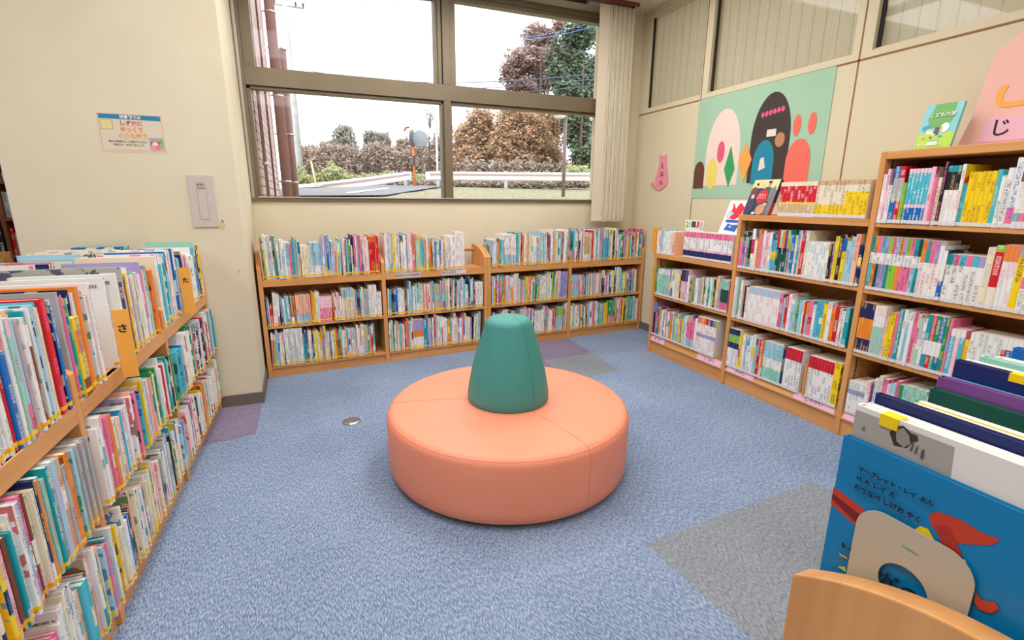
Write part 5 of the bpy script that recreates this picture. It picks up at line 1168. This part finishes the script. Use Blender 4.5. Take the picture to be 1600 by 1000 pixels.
# utility pole
P0 = at(471, 292, 27)
e = empty('utility_pole', T(P0.x, P0.y, ground_z(P0.y)-0.5)); tag(e, 'grey concrete utility pole beyond the guard rail', 'utility pole')
top = at(441.5, 22, 27); Hh = top.z-(ground_z(P0.y)-0.5)
mb = MB(); mb.tube([(0, 0, 0), (0, 0, Hh)], [0.20, 0.12], M['concrete'], 16); mb.build('shaft', e)
mb = MB(); mb.tube([(-0.9, 0, Hh-0.35), (0.9, 0, Hh-0.35)], 0.04, M['steel'], 8); mb.build('cross_arm', e)
mb = MB(); mb.tube([(0, 0, Hh), (-0.05, 0, Hh+0.9)], 0.02, M['steel'], 6); mb.build('top_rod', e)
for sx in (-0.85, -0.5, 0.5, 0.85):
    mb = MB(); mb.lathe([(0.03, 0), (0.07, 0.05), (0.05, 0.1), (0.07, 0.15), (0.03, 0.2)], flat('insul', (70, 66, 110)), 10, c=(sx, 0, Hh-0.31)); mb.build('insulator', e)
Pa = Vector((P0.x, P0.y, 0))
def wire(a, b_, sag, r, lab, m):
    mb = MB(); pts = []
    for k in range(25):
        t = k/24; p = Vector(a).lerp(Vector(b_), t); p.z -= sag*4*t*(1-t); pts.append(p)
    mb.tube(pts, r, m, 6); o = mb.build('overhead_wire'); tag(o, lab, 'wire', 'overhead wires'); return o
wm = flat('wirem', (120, 122, 130)); wm2 = flat('wirem2', (84, 104, 130))
zt = ground_z(P0.y)-0.5+Hh
wire((P0.x-0.85, P0.y, zt-0.1), at(900, -72, 30), 0.35, 0.012, 'highest wire running right from the utility pole', wm)
wire((P0.x-0.5, P0.y, zt-0.12), at(900, -46, 30), 0.35, 0.012, 'second wire running right from the utility pole', wm)
wire((P0.x+0.85, P0.y, zt-0.12), at(900, -30, 30), 0.35, 0.012, 'third wire running right from the utility pole', wm)
wire(at(470, 108, 27), at(960, 112, 17), 0.5, 0.016, 'thick dark wire crossing just above the window transom', wm2)
wire(at(560, 132, 27), at(960, 120, 17), 0.3, 0.014, 'middle dark wire crossing in front of the autumn trees', wm2)
wire(at(690, 141, 25), at(960, 129, 17), 0.2, 0.012, 'lowest dark wire passing in front of the evergreen', wm2)
wire(at(800, 58, 25), at(960, 22, 17), 0.2, 0.012, 'upper blue wire in front of the evergreen tree top', flat('wireb', (90, 140, 210)))
wire(at(790, 62, 25), at(960, 31, 17), 0.2, 0.012, 'lower blue wire in front of the evergreen tree top', flat('wireb', (90, 140, 210)))
# traffic mirror on an orange pole
P1 = at(648, 288, 21.5); gz1 = ground_z(P1.y)-0.2
e = empty('traffic_mirror', T(P1.x, P1.y, gz1)); tag(e, 'round traffic mirror on an orange pole at the end of the guard rail', 'mirror')
tz = at(647, 205, 21.5).z-gz1
mb = MB(); mb.tube([(0, 0, 0), (0, 0, tz)], 0.045, flat('polor', (244, 130, 60)), 12); mb.build('pole', e)
mz = at(654, 219, 21.5).z-gz1
mb = MB(); mb.T = T(0.28, -0.12, mz) @ Matrix.Rotation(R(90), 4, 'X'); mb.lathe([(0.33, -0.05), (0.35, 0.0), (0.34, 0.03), (0.30, 0.035), (0.2, 0.07), (0.02, 0.09)], flat('mirr', (150, 160, 166), 0.15), 28); mb.build('mirror_face', e)
mb = MB(); mb.T = T(-0.05, -0.1, mz) @ RZ(R(62)); mb.T = mb.T @ Matrix.Rotation(R(90), 4, 'X'); mb.lathe([(0.33, -0.04), (0.34, 0.03), (0.02, 0.05)], flat('mirb', (96, 104, 110), 0.4), 24); mb.build('second_mirror', e)
mb = MB(); mb.box(-0.05, 0.05, -0.06, -0.045, tz*0.42, tz*0.58, flat('plateg', (70, 70, 74))); mb.build('name_plate', e)
mb = MB(); mb.tube([(-0.35, 0, mz+0.3), (-0.3, -0.05, mz+0.42), (-0.15, -0.05, mz+0.45)], 0.04, flat('redr', (220, 60, 40)), 8); mb.build('red_hood', e)
# white Y-shaped post behind
P2 = at(684, 285, 23); gz2 = ground_z(P2.y)-0.2
e = empty('sign_post', T(P2.x, P2.y, gz2)); tag(e, 'thin white forked post just left of the window mullion', 'post')
t2 = at(683, 212, 23).z-gz2; t3 = at(678, 205, 23).z-gz2
mb = MB(); mb.tube([(0, 0, 0), (0, 0, t2)], 0.05, M['galv'], 10); mb.build('shaft', e)
for s_ in (-1, 1):
    mb = MB(); mb.tube([(0, 0, t2), (s_*0.2, 0, t2+0.3)], 0.035, M['galv'], 8); mb.build('fork_arm', e)
# park lamp
P3 = at(880, 305, 12.5); gz3 = ground_z(P3.y)-0.1
e = empty('street_lamp', T(P3.x, P3.y, gz3)); tag(e, 'brown street lamp with a flat white head on the grass bank', 'street lamp')
t4 = at(884, 182, 12.5).z-gz3
mb = MB(); mb.tube([(0, 0, 0), (0, 0, t4)], 0.045, flat('lampb', (134, 112, 112), 0.5), 14); mb.build('pole', e)
mb = MB(); mb.T = T(-0.16, 0, t4-0.08); mb.lathe([(0.02, 0.09), (0.13, 0.07), (0.165, 0.03), (0.165, 0.015)], flat('lampt', (112, 104, 100)), 24); mb.build('lamp_cap', e)
mb = MB(); mb.T = T(-0.16, 0, t4-0.08); mb.lathe([(0.155, 0.014), (0.13, -0.03), (0.06, -0.05), (0.01, -0.052)], flat('lampw', (236, 232, 220), 0.3), 24); mb.build('lamp_bowl', e)
# marker stick
P4 = at(494, 289, 15.5); mb = MB(); mb.tube([tuple(at(494.5, 291, 15.5)), tuple(at(486, 252, 15.5))], 0.03, flat('stake', (222, 214, 150)), 8); o = mb.build('marker_stake'); tag(o, 'pale leaning marker stake among the roadside bushes', 'stake')
# trees
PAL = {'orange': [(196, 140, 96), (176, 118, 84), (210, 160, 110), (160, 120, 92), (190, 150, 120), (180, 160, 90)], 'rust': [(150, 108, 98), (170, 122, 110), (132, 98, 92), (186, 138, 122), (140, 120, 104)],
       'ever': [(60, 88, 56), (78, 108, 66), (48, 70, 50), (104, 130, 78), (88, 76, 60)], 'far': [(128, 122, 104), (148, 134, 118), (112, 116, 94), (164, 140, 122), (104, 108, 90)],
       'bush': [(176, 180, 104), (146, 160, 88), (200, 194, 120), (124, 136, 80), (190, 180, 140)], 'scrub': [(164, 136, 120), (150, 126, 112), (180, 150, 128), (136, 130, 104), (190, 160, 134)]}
def tree(nm, lab, cat, spots, depth, pal, n, leaf, seed, grp, trunk=True, base=None, branches=0):
    """spots: crown blobs (px, py, rx_px, ry_px) as seen across the road at this distance; each blob is a real ellipsoid of leaves"""
    rr = random.Random(seed); s = depth/FPX
    cx = sum(q[0] for q in spots)/len(spots); B0 = at(base[0] if base else cx, base[1] if base else 290, depth)
    gz_ = ground_z(B0.y)-0.2
    e = empty(nm, T(B0.x, B0.y, gz_)); tag(e, lab, cat, grp); O = Vector((B0.x, B0.y, gz_))
    B = BK(); cols = [lin([v*0.74+255*0.26 for v in c]) for c in PAL[pal]]; tot = sum(q[2]*q[3] for q in spots)  # leaf colours mixed toward white, painting haze into the crowns
    blobs = []
    for (px, py, ax, ay) in spots:
        C0 = at(px, py, depth) + Vector((0, rr.uniform(-0.3, 0.3)*ax*s, 0)) - O; a, c = ax*s, ay*s; blobs.append((C0, a, c))
        k = int(n*1.5*ax*ay/tot)
        for _ in range(k):
            while True:
                u = Vector((rr.gauss(0, 1), rr.gauss(0, 1), rr.gauss(0, 1)))
                if u.length > 0.1: break
            u.normalize(); u *= rr.random()**0.45 * (0.86+0.28*math.sin(u.x*5+seed)*math.sin(u.z*6+u.y*4))
            P = C0 + Vector((u.x*a, u.y*a*0.9, u.z*c))
            d1 = Vector((rr.gauss(0, 1), rr.gauss(0, 1), rr.gauss(0, 1))).normalized(); d2 = d1.orthogonal().normalized(); z_ = leaf*0.78*rr.uniform(0.5, 1.25)
            col = rr.choice(cols)
            B.q(None, [tuple(P-d1*z_), tuple(P+d2*z_*0.55), tuple(P+d1*z_), tuple(P-d2*z_*0.55)], 0, col)
    B.make('crown', [M['leaf']], e)
    if trunk:
        mb = MB(); tr = 0.05*s*max(q[2] for q in spots)+0.04
        top = max(q[0].z for q in blobs)*0.8
        mb.tube([(0, 0, 0), (0.1*tr, 0, top*0.5), (-0.2*tr, 0, top)], [tr, tr*0.7, tr*0.2], M['bark'], 8)
        for C0, a, c in blobs:
            mb.tube([(0, 0, max(0.3, C0.z*0.35)), tuple(C0*0.75), tuple(C0+Vector((0, 0, c*0.5)))], [tr*0.5, tr*0.3, tr*0.08], M['bark'], 6)
        for _ in range(branches):
            C0, a, c = rr.choice(blobs); q = C0 + Vector((rr.uniform(-1, 1)*a, rr.uniform(-1, 1)*a, rr.uniform(0.2, 1.15)*c))
            mb.tube([(0, 0, max(0.3, C0.z*0.4)), tuple(C0*0.8), tuple(q)], [tr*0.25, tr*0.18, tr*0.05], M['bark'], 5)
        mb.build('trunk', e)
    return e
G1, G2 = 'autumn trees beyond the road', 'bushes along the road'
tree('evergreen_tree', 'tall dark evergreen filling the right end of the window', 'tree', [(905, 55, 34, 30), (888, 95, 34, 40), (915, 120, 38, 40), (893, 150, 36, 36), (905, 200, 32, 40), (915, 245, 26, 36), (872, 120, 22, 26)], 27, 'ever', 15000, 0.17, 1, G1, base=(905, 285))
tree('autumn_tree', 'tall reddish-brown autumn tree just left of the evergreen', 'tree', [(840, 58, 26, 26), (818, 98, 34, 26), (800, 115, 24, 20), (850, 110, 26, 40), (822, 135, 40, 18), (860, 60, 18, 20), (875, 40, 12, 14)], 31, 'rust', 11000, 0.15, 2, G1, base=(842, 285), branches=14)
tree('autumn_tree', 'orange-leaved tree right of the mullion below the transom', 'tree', [(750, 190, 26, 24), (730, 215, 26, 26), (760, 220, 28, 30), (735, 250, 40, 26), (740, 272, 40, 16)], 29, 'orange', 8500, 0.15, 3, G1, base=(758, 287), branches=16)
tree('autumn_tree', 'broad orange-brown tree in the middle of the right pane', 'tree', [(800, 188, 34, 26), (790, 225, 34, 34), (830, 205, 34, 34), (810, 255, 44, 26), (790, 276, 44, 14)], 28, 'orange', 10500, 0.15, 4, G1, base=(805, 287), branches=16)
tree('autumn_tree', 'dusky brown tree between the orange one and the evergreen', 'tree', [(858, 195, 26, 34), (850, 240, 32, 32), (868, 265, 30, 22)], 30, 'orange', 7000, 0.15, 5, G1, base=(852, 287), branches=8)
tree('autumn_tree', 'thin-leaved tree behind the white forked post', 'tree', [(690, 232, 22, 30), (675, 255, 24, 22), (712, 245, 18, 30)], 33, 'scrub', 3200, 0.14, 6, G1, base=(694, 286), branches=22)
tree('distant_tree', 'dark rounded distant tree with a peaked top at the left', 'tree', [(538, 210, 16, 15), (535, 232, 26, 22), (515, 240, 20, 18)], 48, 'far', 5000, 0.2, 7, G1, base=(535, 284))
tree('distant_tree', 'dark twin-topped distant tree behind the traffic mirror', 'tree', [(580, 218, 14, 14), (596, 222, 18, 16), (590, 240, 26, 20)], 46, 'far', 5000, 0.2, 8, G1, base=(592, 284))
tree('distant_tree', 'low brown distant tree next to the utility pole', 'tree', [(487, 240, 18, 14), (475, 250, 18, 18), (505, 252, 20, 16)], 47, 'far', 4000, 0.2, 9, G1, base=(487, 284))
tree('distant_tree', 'low rust-tinged tree right of the traffic mirror', 'tree', [(632, 228, 18, 14), (655, 240, 26, 18), (640, 250, 26, 18)], 45, 'scrub', 4200, 0.18, 10, G1, base=(640, 284), branches=12)
for i, (x0, x1, lab, sd) in enumerate(((470, 540, 'brown leafless scrub beyond the rail at the left', 20), (535, 610, 'brown leafless scrub below the peaked distant trees', 21), (600, 690, 'brown leafless scrub behind the traffic mirror pole', 22))):
    tree('scrub_bush', lab, 'bush', [(x0+(x1-x0)*(k+0.5)/4, 254+5*math.sin(k*2), (x1-x0)/5, 30) for k in range(4)], 38, 'scrub', 5200, 0.16, sd, G2, base=((x0+x1)/2, 287), branches=30)
tree('bush', 'yellow-green roadside bush behind the slanting guard rail', 'bush', [(522, 272, 22, 14), (505, 278, 18, 10), (545, 279, 18, 9), (518, 262, 8, 12)], 23, 'bush', 3200, 0.09, 30, G2, base=(522, 288))
tree('bush', 'lower yellow-green bush beside the utility pole foot', 'bush', [(478, 280, 14, 9), (470, 268, 8, 8)], 21, 'bush', 1400, 0.08, 31, G2, base=(478, 290))
tree('bush', 'small olive bush where the two guard rails meet', 'bush', [(575, 279, 18, 8), (610, 276, 20, 9), (655, 280, 18, 9)], 25, 'bush', 2400, 0.09, 32, G2, base=(610, 287))
tree('bush', 'green undergrowth below the straight guard rail', 'bush', [(720, 283, 26, 6), (770, 282, 28, 7), (830, 282, 34, 7), (890, 281, 34, 8), (900, 268, 24, 10)], 24, 'bush', 4500, 0.09, 33, G2, base=(800, 288), trunk=False)
tree('bush', 'low brown undergrowth strip under both guard rails', 'bush', [(x, 287, 16, 8) for x in range(560, 960, 22)], 23.5, 'scrub', 12000, 0.08, 35, G2, base=(750, 290), trunk=False)
tree('scrub_bush', 'reddish bare scrub at the foot of the orange trees', 'bush', [(x, 268, 18, 20) for x in range(700, 900, 26)], 27, 'scrub', 6000, 0.12, 36, G2, base=(790, 290), branches=24)
tree('bare_tree', 'bare twiggy tree rising left of the mullion', 'tree', [(672, 180, 14, 16)], 30, 'scrub', 60, 0.1, 34, G1, base=(672, 286), branches=26)

# ---- turn every lettering curve into a mesh of its own
bpy.context.view_layer.update(); dg = bpy.context.evaluated_depsgraph_get()
for o in [o for o in C.objects if o.type == 'FONT']:
    me = bpy.data.meshes.new_from_object(o.evaluated_get(dg), preserve_all_data_layers=False, depsgraph=dg)
    if not me.materials: me.materials.append(o.data.materials[0])
    p, ml = o.parent, o.matrix_local.copy()
    n_ = bpy.data.objects.new('lettering', me); COL.objects.link(n_); n_.parent = p; n_.matrix_local = ml
    bpy.data.objects.remove(o)
